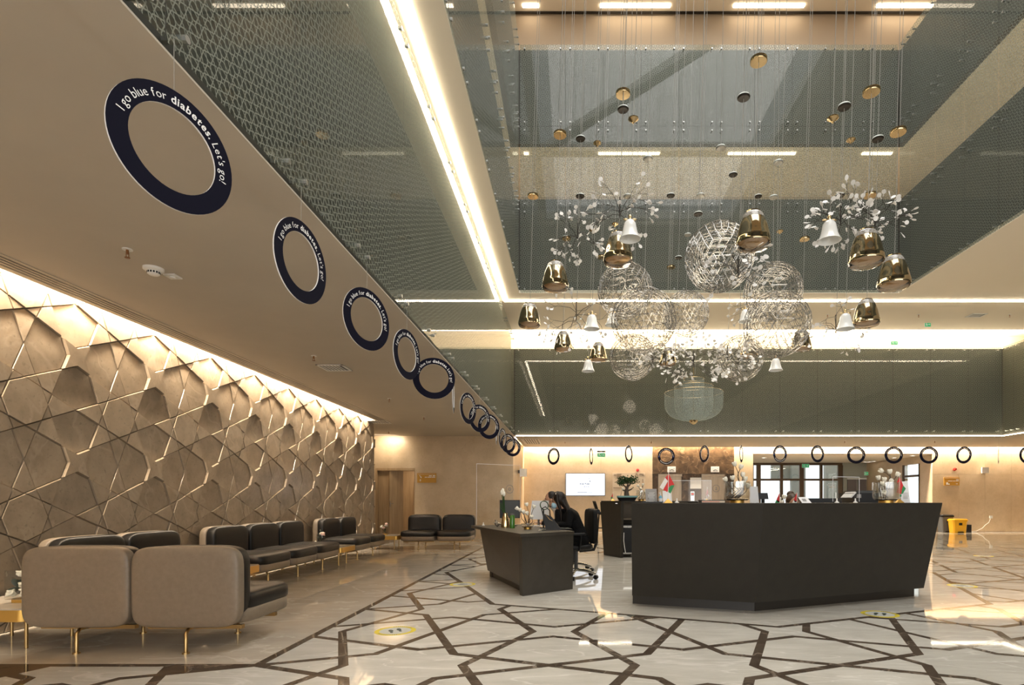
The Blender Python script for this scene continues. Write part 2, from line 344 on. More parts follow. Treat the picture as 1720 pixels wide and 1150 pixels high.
# ------------------------------------------------------------------ eight-fold star lattice (floor inlay and relief wall share it)
def lattice_faces(a, r, full=False):
    t = math.tan(R(22.5)); q = r/math.sqrt(2); y1 = r+t*a/2; segs = []
    for i in range(-2, 3):
        for j in range(-2, 3):
            ox, oy = i*a, j*a
            for s_ in (1, -1):
                hs = [((0, s_*r), (a/2, s_*y1)), ((a/2, s_*y1), (a, s_*r)), ((q, s_*q), (a-q, -s_*q))]
                if full: hs = [((-a/2, 0), (a/2, s_*t*a)), ((a/2, 0), (-a/2, s_*t*a))]
                for (p, p2) in hs:
                    segs.append(((ox+p[0], oy+p[1]), (ox+p2[0], oy+p2[1])))
                    segs.append(((ox+p[1], oy+p[0]), (ox+p2[1], oy+p2[0])))
    n = len(segs); pts = [[(0.0, s_[0]), (1.0, s_[1])] for s_ in segs]
    for i in range(n):
        (x1, y1_), (x2, y2) = segs[i]
        for j in range(i+1, n):
            (x3, y3), (x4, y4) = segs[j]
            if max(x1, x2) < min(x3, x4)-1e-6 or max(x3, x4) < min(x1, x2)-1e-6 or max(y1_, y2) < min(y3, y4)-1e-6 or max(y3, y4) < min(y1_, y2)-1e-6: continue
            den = (x1-x2)*(y3-y4)-(y1_-y2)*(x3-x4)
            if abs(den) < 1e-9: continue
            tt = ((x1-x3)*(y3-y4)-(y1_-y3)*(x3-x4))/den; uu = ((x1-x3)*(y1_-y2)-(y1_-y3)*(x1-x2))/den
            if -1e-6 < tt < 1+1e-6 and -1e-6 < uu < 1+1e-6:
                p = (x1+tt*(x2-x1), y1_+tt*(y2-y1_)); pts[i].append((tt, p)); pts[j].append((uu, p))
    key = {}; V = []
    def vid(p):
        k = (round(p[0]*2000/a), round(p[1]*2000/a))
        for dx in (0, 1, -1):
            for dy in (0, 1, -1):
                if (k[0]+dx, k[1]+dy) in key: return key[(k[0]+dx, k[1]+dy)]
        key[k] = len(V); V.append(p); return key[k]
    adj = {}
    for pl in pts:
        pl.sort(key=lambda z: z[0]); prev = None
        for tt, p in pl:
            k = vid(p)
            if prev is not None and k != prev: adj.setdefault(prev, set()).add(k); adj.setdefault(k, set()).add(prev)
            prev = k
    order = {k: sorted(nb, key=lambda m_: math.atan2(V[m_][1]-V[k][1], V[m_][0]-V[k][0])) for k, nb in adj.items()}
    seen = set(); faces = []
    for u in order:
        for v in order[u]:
            if (u, v) in seen: continue
            f = []; x, y = u, v
            while (x, y) not in seen:
                seen.add((x, y)); f.append(x)
                o = order[y]; k = o.index(x); nx = o[(k-1) % len(o)]; x, y = y, nx
            poly = [V[k] for k in f]
            ar = sum(poly[i][0]*poly[(i+1) % len(poly)][1]-poly[(i+1) % len(poly)][0]*poly[i][1] for i in range(len(poly)))/2
            if ar < 1e-5 or ar > a*a*0.6: continue
            # drop collinear vertices
            q_ = []
            for i in range(len(poly)):
                p0, p1, p2 = poly[i-1], poly[i], poly[(i+1) % len(poly)]
                if abs((p1[0]-p0[0])*(p2[1]-p1[1])-(p1[1]-p0[1])*(p2[0]-p1[0])) > 1e-6*a: q_.append(p1)
            cx = sum(p[0] for p in q_)/len(q_); cy = sum(p[1] for p in q_)/len(q_)
            if -1e-4 <= cx < a-1e-4 and -1e-4 <= cy < a-1e-4: faces.append((q_, cx, cy, ar))
    return faces
def clip(poly, nx, ny, c):          # keep nx*x+ny*y >= c
    out = []
    for i in range(len(poly)):
        p, q = poly[i], poly[(i+1) % len(poly)]
        dp = nx*p[0]+ny*p[1]-c; dq = nx*q[0]+ny*q[1]-c
        if dp >= -1e-9: out.append(p)
        if (dp > 1e-9 and dq < -1e-9) or (dp < -1e-9 and dq > 1e-9):
            t = dp/(dp-dq); out.append((p[0]+t*(q[0]-p[0]), p[1]+t*(q[1]-p[1])))
    res = []
    for p in out:
        if not res or (abs(p[0]-res[-1][0])+abs(p[1]-res[-1][1])) > 1e-5: res.append(p)
    if len(res) > 1 and (abs(res[0][0]-res[-1][0])+abs(res[0][1]-res[-1][1])) < 1e-5: res.pop()
    return res
def parea(poly): return sum(poly[i][0]*poly[(i+1) % len(poly)][1]-poly[(i+1) % len(poly)][0]*poly[i][1] for i in range(len(poly)))/2
def inset(poly, w_):
    n = len(poly); res = []
    for i in range(n):
        p0, p1, p2 = poly[i-1], poly[i], poly[(i+1) % n]
        d1 = (p1[0]-p0[0], p1[1]-p0[1]); l1 = math.hypot(*d1); d2 = (p2[0]-p1[0], p2[1]-p1[1]); l2 = math.hypot(*d2)
        if l1 < 1e-6 or l2 < 1e-6: continue
        n1 = (-d1[1]/l1, d1[0]/l1); n2 = (-d2[1]/l2, d2[0]/l2)
        den = 1+n1[0]*n2[0]+n1[1]*n2[1]
        if den < 0.12: continue
        res.append((p1[0]+w_*(n1[0]+n2[0])/den, p1[1]+w_*(n1[1]+n2[1])/den))
    return res
def poly_inside(poly, x, y):
    c = False
    for i in range(len(poly)):
        (x1, y1), (x2, y2) = poly[i], poly[(i+1) % len(poly)]
        if (y1 > y) != (y2 > y) and x < (x2-x1)*(y-y1)/(y2-y1)+x1: c = not c
    return c

# ================================================================== SETTING
GX0, GX1, GY0, GY1 = -9.0, 18.0, -8.0, 20.6
floor = struct(MB().box(GX0, GX1, GY0, GY1+13, -0.12, 0.0).build('floor', m_band))
FA, FR_ = 2.035, 0.415; FCX, FCY = -1.185, 5.98
DCX, DCY = FCX+1.5*FA, FCY+1.5*FA
LX, LY = FCX-FA/2, FCY-FA
a2 = FA/2; qd = FR_/math.sqrt(2)
quarter = [(0, -(1.5*FA+FR_+math.tan(R(22.5))*a2)), (-a2, -(1.5*FA+FR_)), (-a2-qd+0.0, -(1.5*FA+qd)), (-2*a2, -1.5*FA), (-3*a2+qd, -(1.5*FA-qd))]
q2 = [(-1.5*FA, -2*a2), (-1.5*FA-qd, -a2-qd), (-1.5*FA-FR_, -a2)]
# symmetric plain field around the reception desks
field = []
for k in range(4):
    ca, sa = [(1, 0), (0, -1), (-1, 0), (0, 1)][k]
    for (x, y) in quarter+[(-1.5*FA+qd*-1+2*qd, 0)][:0]+[(-1.5*FA, -2*a2), (-1.5*FA-qd, -a2-qd), (-1.5*FA-FR_, -a2)]:
        field.append((DCX+ca*x-sa*y, DCY+sa*x+ca*y))
if parea(field) < 0: field = field[::-1]
FTOP = 0.0004
protos = lattice_faces(FA, FR_)
cands = []
for i in range(-5, 11):
    for j in range(-8, 9):
        for (poly, cx, cy, ar) in protos:
            ox, oy = FCX+i*FA, FCY+j*FA
            x, y = cx+ox, cy+oy
            if not (GX0-1 < x < GX1+1 and GY0-1 < y < GY1+1): continue
            pl = [(p[0]+ox, p[1]+oy) for p in poly]
            if poly_inside(field, x, y): continue
            if y > FCY-FA*1.5 and x < LX+1.2 and y < 16:
                # keep out of the plain seating area X<LX, LY<Y<14.1
                xs = [p[0] for p in pl]; ys = [p[1] for p in pl]
                if min(xs) < LX-1e-3 and max(ys) > LY+1e-3 and min(ys) < 14.1:
                    if max(xs) > LX+0.02 and y > LY: pl = clip(pl, 1, 0, LX)
                    elif x < LX+0.3 and min(ys) < LY-0.02: pl = clip(pl, 0, -1, -LY)
                    else: continue
                    if x < LX and y > LY and max(p[0] for p in pl) < LX+0.02: continue
            pl = clip(clip(clip(clip(pl, 1, 0, GX0), -1, 0, -GX1), 0, 1, GY0), 0, -1, -GY1)
            if len(pl) < 3 or abs(parea(pl)) < 0.003: continue
            pin = inset(pl, 0.034)
            if len(pin) < 3 or parea(pin) < 0.0015: continue
            cands.append((pin, x, y))
def vis_score(pin, x, y):
    if y < 3.3: return 0
    px = CX+F*x/y; py = CY+F*EYE/y
    if not (-60 < px < 1780 and py < 1200): return 0
    return parea(pin)*F*F*EYE/y**3
cands.sort(key=lambda c: -vis_score(*c))
far = MB()
for k, (pin, x, y) in enumerate(cands):
    if k < 296:
        MB().prism(pin, 0.0, FTOP).build('tile', m_tile, floor)
    else: far.prism(pin, 0.0, FTOP)
tag(far.build('tile_field', m_tile, floor), kind='stuff')
MB().prism(inset(field, 0.034), 0.0, FTOP).build('plain_slab', m_tile, floor)
# plain warm marble in the seating bay
xs = [-4.93, -4.05, -3.15, LX-0.034]; ys = [LY+0.034+i*(14.1-LY-0.034)/11 for i in range(12)]
for i in range(3):
    for j in range(11):
        MB().box(xs[i], xs[i+1]-0.0015, ys[j], ys[j+1]-0.0015, 0.0, FTOP).build('plain_slab', m_tile_warm, floor)

# relief wall
WX = -4.95
wall_left = struct(MB().box(WX-0.35, WX, GY0, 14.08, 0, 3.6).build('wall_left', m_wallstone))
WA = 1.05; WCY, WCZ = 6.14, 2.045
wp = lattice_faces(WA, WA*0.2071, True)
areas = sorted(set(round(p[3]/WA**2, 3) for p in wp))
wc = []
for i in range(-7, 9):
    for j in range(-3, 3):
        for (poly, cx, cy, ar) in wp:
            oy, oz = WCY+i*WA, WCZ+j*WA
            pl = [(p[0]+oy, p[1]+oz) for p in poly]
            pl = clip(clip(clip(clip(pl, 1, 0, 0.5), -1, 0, -14.08), 0, 1, 0.0), 0, -1, -3.42)
            if len(pl) < 3 or parea(pl) < 0.0008: continue
            nn = len(poly)
            rc = math.hypot(min(cx, WA-cx), min(cy, WA-cy)); r4 = math.hypot(cx-WA/2, cy-WA/2)
            ra_ = ar/WA**2
            if r4 < 0.08*WA: dep = 0.038                                   # four-pointed stars stand proudest
            elif nn == 8: dep = 0.031                                      # octagons at the rosette centres
            elif ra_ < 0.01: dep = 0.024
            elif ra_ < 0.05: dep = 0.015 if (min(cx, WA-cx) < 0.02*WA) else 0.025
            else: dep = 0.009
            wc.append((pl, dep+random.uniform(-0.0015, 0.0015), cx+oy, cy+oz))
wc.sort(key=lambda c: -(parea(c[0])/max(c[2], 1)**2.5 if c[2] > 4.4 else 0))
wrest = MB()
def wall_piece(mb, pl, dep):
    pl = inset(pl, 0.0008)
    if len(pl) < 3: return
    n = len(pl); top = inset(pl, 0.006)
    if len(top) != n or parea(top) < 0: top = pl
    mb.add([(WX, p[0], p[1]) for p in pl]+[(WX+dep, p[0], p[1]) for p in top],
           [tuple(range(n-1, -1, -1)), tuple(range(n, 2*n))]+[(i, (i+1) % n, n+(i+1) % n, n+i) for i in range(n)])
for k, (pl, dep, y, z) in enumerate(wc):
    if k < 298:
        mb = MB(); wall_piece(mb, pl, dep)
        if mb.v: mb.build('stone_panel', m_wallstone, wall_left)
    else: wall_piece(wrest, pl, dep)
tag(wrest.build('stone_panel_field', m_wallstone, wall_left), kind='stuff')

# ceilings, soffits, upstands
ZL, ZS = 3.07, 5.97
XL, XR, YB = -1.72, 12.6, 16.6          # lower void
UX0, UX1, UYB = -1.25, 7.59, 13.16      # upper void
c1 = struct(MB().box(-4.74, XL-0.23, GY0, 14.1, ZL, ZL+0.3).box(-6.3, XL-0.23, 14.1, 16.95, ZL, ZL+0.3).box(XL-0.23, XL-0.01, GY0, 16.95, ZL-0.012, ZL-0.001).build('ceiling', m_paint))
struct(MB().box(-5.3, -4.74, GY0, 14.1, 3.42, 3.52).box(-4.78, -4.74, GY0, 14.1, 3.37, 3.42).build('ceiling', m_white))
struct(MB().box(XL-0.012, 17.5, YB+0.23, 20.40, ZL, ZL+0.3).box(XL-0.012, XR+0.23, YB+0.01, YB+0.23, ZL-0.012, ZL-0.001).box(XL-0.012, 17.5, 20.38, 20.6, 3.42, 3.5).build('ceiling', m_paint))
struct(MB().box(XR+0.23, 17.5, GY0, YB+0.23, ZL, ZL+0.3).box(XR+0.01, XR+0.23, GY0, YB+0.01, ZL-0.012, ZL-0.001).build('ceiling', m_paint))
# soffit at first floor ceiling level, with slots for the linear lights
sof = MB()
sof.box(-4.9, -1.665, GY0, 16.05, ZS, ZS+0.07).box(-1.585, UX0, GY0, 13.60, ZS, ZS+0.07)          # left of void
sof.box(-1.665, -1.585, GY0, 13.60, ZS+0.05, ZS+0.07)
sof.box(UX0, 17.5, UYB, 13.60, ZS, ZS+0.07).box(-1.665, 17.5, 13.68, 16.05, ZS, ZS+0.07).box(-1.665, 17.5, 13.60, 13.68, ZS+0.05, ZS+0.07)
sof.box(UX1, 17.5, GY0, UYB, ZS, ZS+0.07).box(UX0, UX1, GY0, -1.0, ZS, ZS+0.07)
struct(sof.build('ceiling', m_soffit))
struct(MB().box(-4.9, 17.5, 16.05, 17.8, 6.25, 6.4).box(-4.9, 17.5, 16.05, 16.09, 6.22, 6.25).box(-4.9, 17.5, 17.6, 17.8, 3.4, 6.4).build('ceiling', m_soffit))
# upstands behind the glass
up = MB()
up.box(XL-0.22, XL-0.10, GY0, YB+0.10, ZL, ZS).box(XL-0.10, XR+0.1, YB+0.10, YB+0.22, ZL, 5.62).box(XR+0.10, XR+0.22, GY0, YB+0.22, ZL, 5.62)
struct(up.build('wall_parapet_lower', m_upstand))
up = MB()
for (z0, z1) in ((ZS+0.01, 8.2), (9.5, 11.70)):
    up.box(UX0-0.22, UX0-0.10, -1.0, UYB+0.22, z0, z1).box(UX0-0.1, UX1+0.1, UYB+0.10, UYB+0.22, z0, z1).box(UX1+0.10, UX1+0.22, -1.0, UYB+0.22, z0, z1)
    up.box(UX0-0.22, UX1+0.22, -1.12, -1.0, z0, z1)
struct(up.build('wall_parapet_upper', m_upstand))
# galleries behind the upper glass
gal = MB()
gx0, gx1, gy1 = UX0-2.6, UX1+2.6, 15.58
gal.box(gx0-0.2, gx0, -3.5, gy1+0.2, 6.2, 14.6).box(gx1, gx1+0.2, -3.5, gy1+0.2, 6.2, 14.6).box(gx0, gx1, gy1, gy1+0.2, 6.2, 14.6).box(gx0, gx1, -3.7, -3.5, 6.2, 14.6)
struct(gal.build('wall_galleries', m_gallery))
gc = MB()
for z0, z1 in ((9.5, 9.75), (14.53, 14.75)):
    gc.box(gx0, UX0-0.22, -3.5, gy1, z0, z1).box(UX1+0.22, gx1, -3.5, gy1, z0, z1).box(UX0-0.22, UX1+0.22, UYB+0.22, gy1, z0, z1).box(UX0-0.22, UX1+0.22, -3.5, -1.12, z0, z1)
struct(gc.build('ceiling_galleries', m_soffit))
struct(MB().box(gx0, gx1, gy1-0.10, gy1-0.04, 14.50, 14.531).build('trim_1', m_plinth))
# frame of the assumed skylight over the void, out of view
sk = MB()
sk.box(UX0-0.3, UX1+0.3, 3.9, 4.3, 14.75, 15.1).box(UX0-0.3, UX1+0.3, -1.3, -1.0, 14.75, 15.1).box(UX0-0.3, UX1+0.3, UYB, UYB+0.3, 14.75, 15.1)
sk.box(UX0-0.3, UX0, -1.3, UYB+0.3, 14.75, 15.1).box(UX1, UX1+0.3, -1.3, UYB+0.3, 14.75, 15.1)
sk.prism([(UX0, 4.2), (UX0+0.5, 4.2), (UX1, UYB-0.6), (UX1, UYB)], 14.8, 15.05)
struct(sk.build('window_9_assumed', m_white))

# back walls
YL, YM = 16.9, 20.6
bl = MB(); xa, xb = P(631, 0, YL).x, P(697, 0, YL).x; zdoor = P(0, 786, YL).z
bl.box(-6.3, xa, YL, YL+0.25, 0, ZL).box(xb, -1.78, YL, YL+0.25, 0, ZL).box(xa, xb, YL, YL+0.25, zdoor, ZL)
bl.box(-2.03, -1.78, YL+0.25, YM, 0, ZL)
struct(bl.build('wall_back_left', m_beige))
struct(MB().box(-6.55, -6.3, 14.08, YL+0.25, 0, ZL).box(-6.3, WX-0.35, 13.9, 14.08, 0, ZL).build('wall_side_left', m_beige))
XA, XB_, XC, XD, XE = [P(x, 0, YM).x for x in (1096, 1233, 1265, 1566, 1566)]
back = struct(MB().box(-2.03, 18.0, YM+0.06, YM+0.3, 2.84, 3.6).box(-2.03, XA, YM+0.06, YM+0.3, 0, 2.84).box(XB_, XC, YM+0.06, YM+0.3, 0, 2.84).box(XD, 18, YM+0.06, YM+0.3, 0, 2.84).build('wall_back', m_beige))
pt = 0
def clad(x0, x1, z0, z1, nx, zs, mat_, nm='stone_panel'):
    for i in range(nx):
        for j in range(len(zs)-1):
            u0 = x0+(x1-x0)*i/nx; u1 = x0+(x1-x0)*(i+1)/nx
            MB().box(u0+0.002, u1-0.002, YM, YM+0.06, zs[j]+0.002, zs[j+1]-0.002).build(nm, mat_, back)
zs3 = [0, 1.05, 2.1, 2.84, 3.42]
clad(-1.78, XA, 0, 0, 5, zs3, m_beige); clad(XB_, XC, 0, 0, 1, zs3, m_beige); clad(XD, 17.9, 0, 0, 5, zs3, m_beige)
clad(XC, XD, 0, 0, 5, [2.84, 3.42], m_beige)
struct(MB().box(17.5, 17.8, GY0, YM+0.1, 0, ZS+0.2).build('wall_right', m_beige))
# lift lobby recess in dark marble
lobby = struct(MB().box(XA, XB_, YM+0.06, YM+0.2, 2.11, 2.84).box(XA, P(1106, 0, YM).x, YM+0.06, YM+0.2, 0, 2.11).box(P(1146, 0, YM).x, P(1179, 0, YM).x, YM+0.06, YM+0.2, 0, 2.11).box(P(1218, 0, YM).x, XB_, YM+0.06, YM+0.2, 0, 2.11).build('wall_lift_lobby', m_marble_dk))
for i in range(3):
    u0 = XA+(XB_-XA)*i/3; u1 = XA+(XB_-XA)*(i+1)/3
    MB().box(u0+.002, u1-.002, YM+0.0, YM+0.06, 2.115, 2.70).build('marble_panel', m_marble_dk, lobby)
    MB().box(u0+.002, u1-.002, YM+0.0, YM+0.06, 2.704, 3.42).build('marble_panel', m_marble_dk, lobby)
# rear facade behind the camera (assumed glazed bays between stone piers, raised for light)
rf = MB()
for x in (-9, -5, -0.6, 3.6, 7.8, 12.0, 16.9): rf.box(x-0.3, x+0.3, -8.3, -8.0, 0, 6.2)
rf.box(-9, 18, -8.3, -8.0, 5.85, 6.2)
struct(rf.build('wall_front', m_beige))

# ------------------------------------------------------------------ linear lights
def light_strip(label, boxes, mat_, group=None, name='linear_light'):
    mb = MB()
    for b in boxes: mb.box(*b)
    o = mb.build(name, mat_); tag(o, label, 'light', group); return o
light_strip('long warm line of light in the soffit, turning a corner at its far end', [(-1.66, -1.59, 1.0, 13.60, ZS-0.022, ZS+0.049), (-1.66, 17.4, 13.605, 13.675, ZS-0.022, ZS+0.049)], m_strip)
light_strip('thin bright line of light at the back edge of the upper soffit', [(-1.7, 17.4, 16.02, 16.05, ZS-0.012, ZS+0.0)], m_strip)
light_strip('warm line of light under the bottom edge of the lower glass screen', [(XL+0.05, XR, YB+0.05, YB+0.11, ZL-0.022, ZL-0.001), (XR+0.05, XR+0.11, 6.0, YB+0.11, ZL-0.022, ZL-0.001)], m_strip)
for i, (x0, x1) in enumerate(((700, 770), (878, 905), (1008, 1126), (1232, 1351), (1472, 1573))):
    a_, b_ = P(x0, 10, 15.3).x, P(x1, 10, 15.3).x
    light_strip(['short', 'stubby', 'long', 'long middle', 'right hand'][i]+' recessed light bar in the topmost gallery ceiling, number '+['one', 'two', 'three', 'four', 'five'][i]+' from the left', [(a_, b_, 15.24, 15.34, 14.50, 14.529)], m_strip_top, 'light bars of the top gallery')
for i, (x0, x1) in enumerate(((880, 888), (1005, 1108), (1223, 1336), (1448, 1498))):
    a_, b_ = P(x0, 257, 13.6).x, P(x1, 257, 13.6).x
    light_strip('glowing light bar behind the printed glass of the middle gallery, '+['leftmost', 'second', 'third', 'rightmost'][i]+' of four', [(a_, b_, 13.56, 13.64, 9.47, 9.499)], m_strip_mid, 'light bars of the middle gallery')

# ------------------------------------------------------------------ printed glass screens
def screen(name, label, axis, const, us, zs_, face, mat_):
    """panes in a plane; axis 'X' plane runs along X at Y=const, axis 'Y' runs along Y at X=const; face = direction to the viewer"""
    t = thing(name, label, 'glass screen', (const, us[0], zs_[0]) if axis == 'Y' else (us[0], const, zs_[0]))
    for i in range(len(us)-1):
        for j in range(len(zs_)-1):
            u0, u1, z0, z1 = us[i]+0.004, us[i+1]-0.004, zs_[j]+0.004, zs_[j+1]-0.004
            mb = MB()
            if axis == 'X': mb.add([(u0, const, z0), (u1, const, z0), (u1, const, z1), (u0, const, z1)], [(0, 1, 2, 3)])
            else: mb.add([(const, u0, z0), (const, u1, z0), (const, u1, z1), (const, u0, z1)], [(0, 1, 2, 3)])
            mb.build('pane', mat_, t)
    fx = MB(); bo = 0.11
    for i, u in enumerate(us):
        for j, z in enumerate(zs_):
            for du in (-bo, bo):
                for dz in (-0.095, 0.095):
                    uu, zz = u+du, z+dz
                    if uu < us[0] or uu > us[-1] or zz < zs_[0] or zz > zs_[-1]: continue
                    p = Vector((uu, const, zz)) if axis == 'X' else Vector((const, uu, zz))
                    nrm = Vector((0, face, 0)) if axis == 'X' else Vector((face, 0, 0))
                    fx.cyl(p-nrm*0.09, p+nrm*0.020, 0.018, n=8)
    tag(fx.build('standoff_bolts', m_bolt, t, 40), kind='stuff')
    return t
ly = [2.39+1.12*k for k in range(-4, 13)]+[YB-0.02]
ZBOLT = [ZL+0.02, ZS-0.02]
def rng(a, b, st, first):
    u = [a]; x = first
    while x < b-0.1:
        if x > a+0.1: u.append(x)
        x += st
    return u+[b]
screen('glass_screen', 'long printed glass screen above the low left ceiling, star lattice print', 'Y', XL, ly, ZBOLT, 1, m_frit_y)
screen('glass_screen', 'printed glass screen above the rear rings and below the bright cove', 'X', YB, rng(XL+0.02, XR, 1.106, -0.56), [ZL+0.02, 5.65], -1, m_frit_x)
screen('glass_screen', 'printed glass screen closing the lower void at the far right edge', 'Y', XR, rng(2.0, YB-0.02, 1.106, 2.9), [ZL+0.02, 5.65], -1, m_frit_y)
uz = [ZS+0.005, 7.95, 9.85, 11.75]
screen('glass_screen', 'tall printed glass screen at the back of the upper void, behind the lamps', 'X', UYB, rng(UX0+0.02, UX1-0.02, 0.88, -1.05+0.88), uz, -1, m_frit_x)
screen('glass_screen', 'tall printed glass screen on the right side of the upper void', 'Y', UX1, rng(0.0, UYB-0.02, 0.88, 0.4), uz, -1, m_frit_y)
screen('glass_screen', 'printed glass screen on the left side of the upper void, beside the slanting light line', 'Y', UX0, rng(0.0, UYB-0.02, 0.88, 0.4), uz, 1, m_frit_y)

# ================================================================== BACK OF THE HALL
MB().box(XC, 16.2, YM, 26.2, 0.0, FTOP).build('plain_slab', m_tile, floor)
MB().box(-2.0, XC, YM, 26.2, 0.0, FTOP).build('plain_slab', m_tile, floor)
YE = 25.2
# entrance vestibule
ves = MB()
ves.box(XC-0.15, 13.6, YM+0.3, YE+0.15, 2.82, 2.95)
struct(ves.build('ceiling_vestibule', m_soffit))
vw = MB()
vw.box(XC-0.2, XC, YM+0.3, YE+0.2, 0, 2.95)
wy0, wy1 = 21.35, 22.45
XV = XD
vw.box(XV, XV+0.2, YM+0.3, wy0, 0, 2.95).box(XV, XV+0.2, wy1, YE+0.2, 0, 2.95).box(XV, XV+0.2, wy0, wy1, 2.54, 2.95)
struct(vw.build('wall_vestibule', m_beige))
gw = MB(); g0 = P(1415, 0, YE).x
gw.box(g0, XV, YE, YE+0.2, 0, 2.82)
struct(gw.build('wall_vestibule_end', m_outwall))
w1 = struct(MB().box(XV-0.02, XV+0.06, wy0, wy0+0.05, 0, 2.54).box(XV-0.02, XV+0.06, wy1-0.05, wy1, 0, 2.54).box(XV-0.02, XV+0.06, wy0, wy1, 2.05, 2.13).build('window_1', m_bronze))
MB().box(XV+0.01, XV+0.02, wy0+0.05, wy1-0.05, 0.05, 2.5).build('pane', m_window, w1)
# glazed entrance front
def PE(x, y): return P(x, y, YE)
ent = struct(MB().box(XC-0.1, g0, YE, YE+0.10, PE(0, 781).z, 2.83).build('door_4', m_bronze))
mull = [(1262, 1266), (1271, 1278), (1310.5, 1315.5), (1343, 1350.5), (1377.5, 1382), (1408, 1416)]
for (x0, x1) in mull:
    MB().box(PE(x0, 0).x, PE(x1, 0).x, YE, YE+0.09, 0, PE(0, 781).z).build('mullion', m_bronze, ent)
for k in range(len(mull)-1):
    x0, x1 = PE(mull[k][1], 0).x, PE(mull[k+1][0], 0).x
    MB().box(x0, x1, YE+0.01, YE+0.07, PE(0, 807).z, PE(0, 803.5).z).build('transom', m_bronze, ent)
    for (z0, z1) in ((0.02, PE(0, 807).z), (PE(0, 803.5).z, PE(0, 781).z)):
        MB().add([(x0, YE+0.04, z0), (x1, YE+0.04, z0), (x1, YE+0.04, z1), (x0, YE+0.04, z1)], [(0, 1, 2, 3)]).build('pane', m_window, ent)
    if k in (2, 4): MB().cyl((x1-0.12, YE-0.04, 0.8), (x1-0.12, YE-0.04, 1.5), 0.02, n=8).build('pull_handle', m_steel, ent)
# arabic and latin lettering on the glass (too small to read) as fine white strokes
lt = MB()
for (x0, x1, y) in ((1390, 1396, 814), (1397.5, 1402, 814.6), (1392, 1398, 818), (1399.5, 1405, 818)):
    a_, b_ = PE(x0, y), PE(x1, y); lt.box(a_.x, b_.x, YE-0.004, YE-0.002, a_.z-0.018, a_.z+0.018)
lt.build('lettering', m_print, ent)
# outside: paving and pale walls seen through the panes
struct(MB().box(-30, 60, 26.2, 70, -0.1, 0.0).build('ground', M('pale_paving', (0.7, 0.69, 0.66), 0.8)))
og = MB()
p0, p1 = P(1299, 0, 28).x, P(1343, 0, 28).x
og.box(p0+0.9, p1+0.3, 28, 28.2, 0, 3.6).prism([(p0, 28.3), (p0+1.0, 28.3), (p0+1.0, 28.4), (p0, 28.4)], 2.2, 3.6)
og.box(P(1386, 0, 28).x, P(1411, 0, 28).x+0.3, 28, 28.2, 0, 3.6)
tag(og.build('outdoor_wall', m_outwall), 'grey green outdoor wall seen through the glazed entrance', 'wall')
# doors in the vestibule end wall
for i, (x0, x1) in enumerate(((1423, 1438), (1440.5, 1454))):
    d = thing('office_door', 'grey flush door with ochre base panel in the entrance vestibule, '+['left', 'right'][i]+' leaf', 'door', (PE((x0+x1)/2, 0).x, YE-0.02, 0))
    MB().box(PE(x0, 0).x, PE(x1, 0).x, YE-0.05, YE-0.001, 0.66, 2.08).build('leaf', M('warm_grey_door', (0.13, 0.11, 0.105), 0.6), d)
    MB().box(PE(x0, 0).x, PE(x1, 0).x, YE-0.05, YE-0.001, 0.0, 0.655).build('kick_panel', m_sign, d)
    MB().box(PE(x0, 0).x-0.03, PE(x1, 0).x+0.03, YE-0.05, YE-0.001, 2.085, 2.14).build('frame', m_white, d)
def exit_sign(label, c, wd, ht, hang=True, group='green exit signs'):
    t = thing('exit_sign', label, 'exit sign', c)
    MB().box(c.x-wd/2, c.x+wd/2, c.y-0.012, c.y+0.012, c.z-ht/2, c.z+ht/2).build('panel', m_white, t)
    MB().box(c.x-wd*0.46, c.x+wd*0.46, c.y-0.016, c.y-0.0125, c.z-ht*0.42, c.z+ht*0.42).build('face', m_green, t)
    mk = MB().box(c.x-wd*0.02, c.x+wd*0.25, c.y-0.019, c.y-0.0165, c.z-ht*0.06, c.z+ht*0.06)
    mk.prism([(c.x+wd*0.22, 0), (c.x+wd*0.36, 0), (c.x+wd*0.29, 0.0)], 0, 0) if False else None
    mk.add([(c.x+wd*0.22, c.y-0.019, c.z-ht*0.2), (c.x+wd*0.38, c.y-0.019, c.z), (c.x+wd*0.22, c.y-0.019, c.z+ht*0.2)], [(0, 1, 2)])
    mk.cyl((c.x-wd*0.22, c.y-0.019, c.z+ht*0.22), (c.x-wd*0.22, c.y-0.0165, c.z+ht*0.22), ht*0.1, n=8)
    for (ax, az, bx, bz) in ((-0.25, 0.1, -0.14, -0.05), (-0.14, -0.05, -0.05, -0.02), (-0.2, 0.1, -0.3, -0.25), (-0.17, -0.02, -0.1, -0.3), (-0.25, 0.08, -0.36, 0.05)):
        mk.cyl((c.x+wd*ax, c.y-0.018, c.z+ht*az), (c.x+wd*bx, c.y-0.018, c.z+ht*bz), ht*0.055, n=5)
    mk.build('running_man_symbol', m_print, t)
    if hang:
        ztop = ZL if c.z < ZL else ZS
        MB().box(c.x-wd/2, c.x+wd/2, c.y-0.03, c.y+0.03, c.z+ht/2+0.03, c.z+ht/2+0.075).build('lamp_housing', m_grey, t)
        MB().cyl((c.x-wd*0.3, c.y, c.z+ht/2), (c.x-wd*0.3, c.y, ztop), 0.004, n=6).cyl((c.x+wd*0.3, c.y, c.z+ht/2), (c.x+wd*0.3, c.y, ztop), 0.004, n=6).build('hanger', m_steel, t)
    return t
exit_sign('green exit sign hanging before the beige wall, left of the lift lobby', P(1010, 764, 18.5), 0.27, 0.13)
exit_sign('green exit sign above the glazed entrance door', PE(1353, 782), 0.33, 0.17, False)
exit_sign('small green exit sign on the vestibule end wall', P(1455, 795, 25.0), 0.18, 0.16, False)
exit_sign('green exit sign tilted under the upper soffit at right', P(1558, 545, 15.4), 0.17, 0.13)
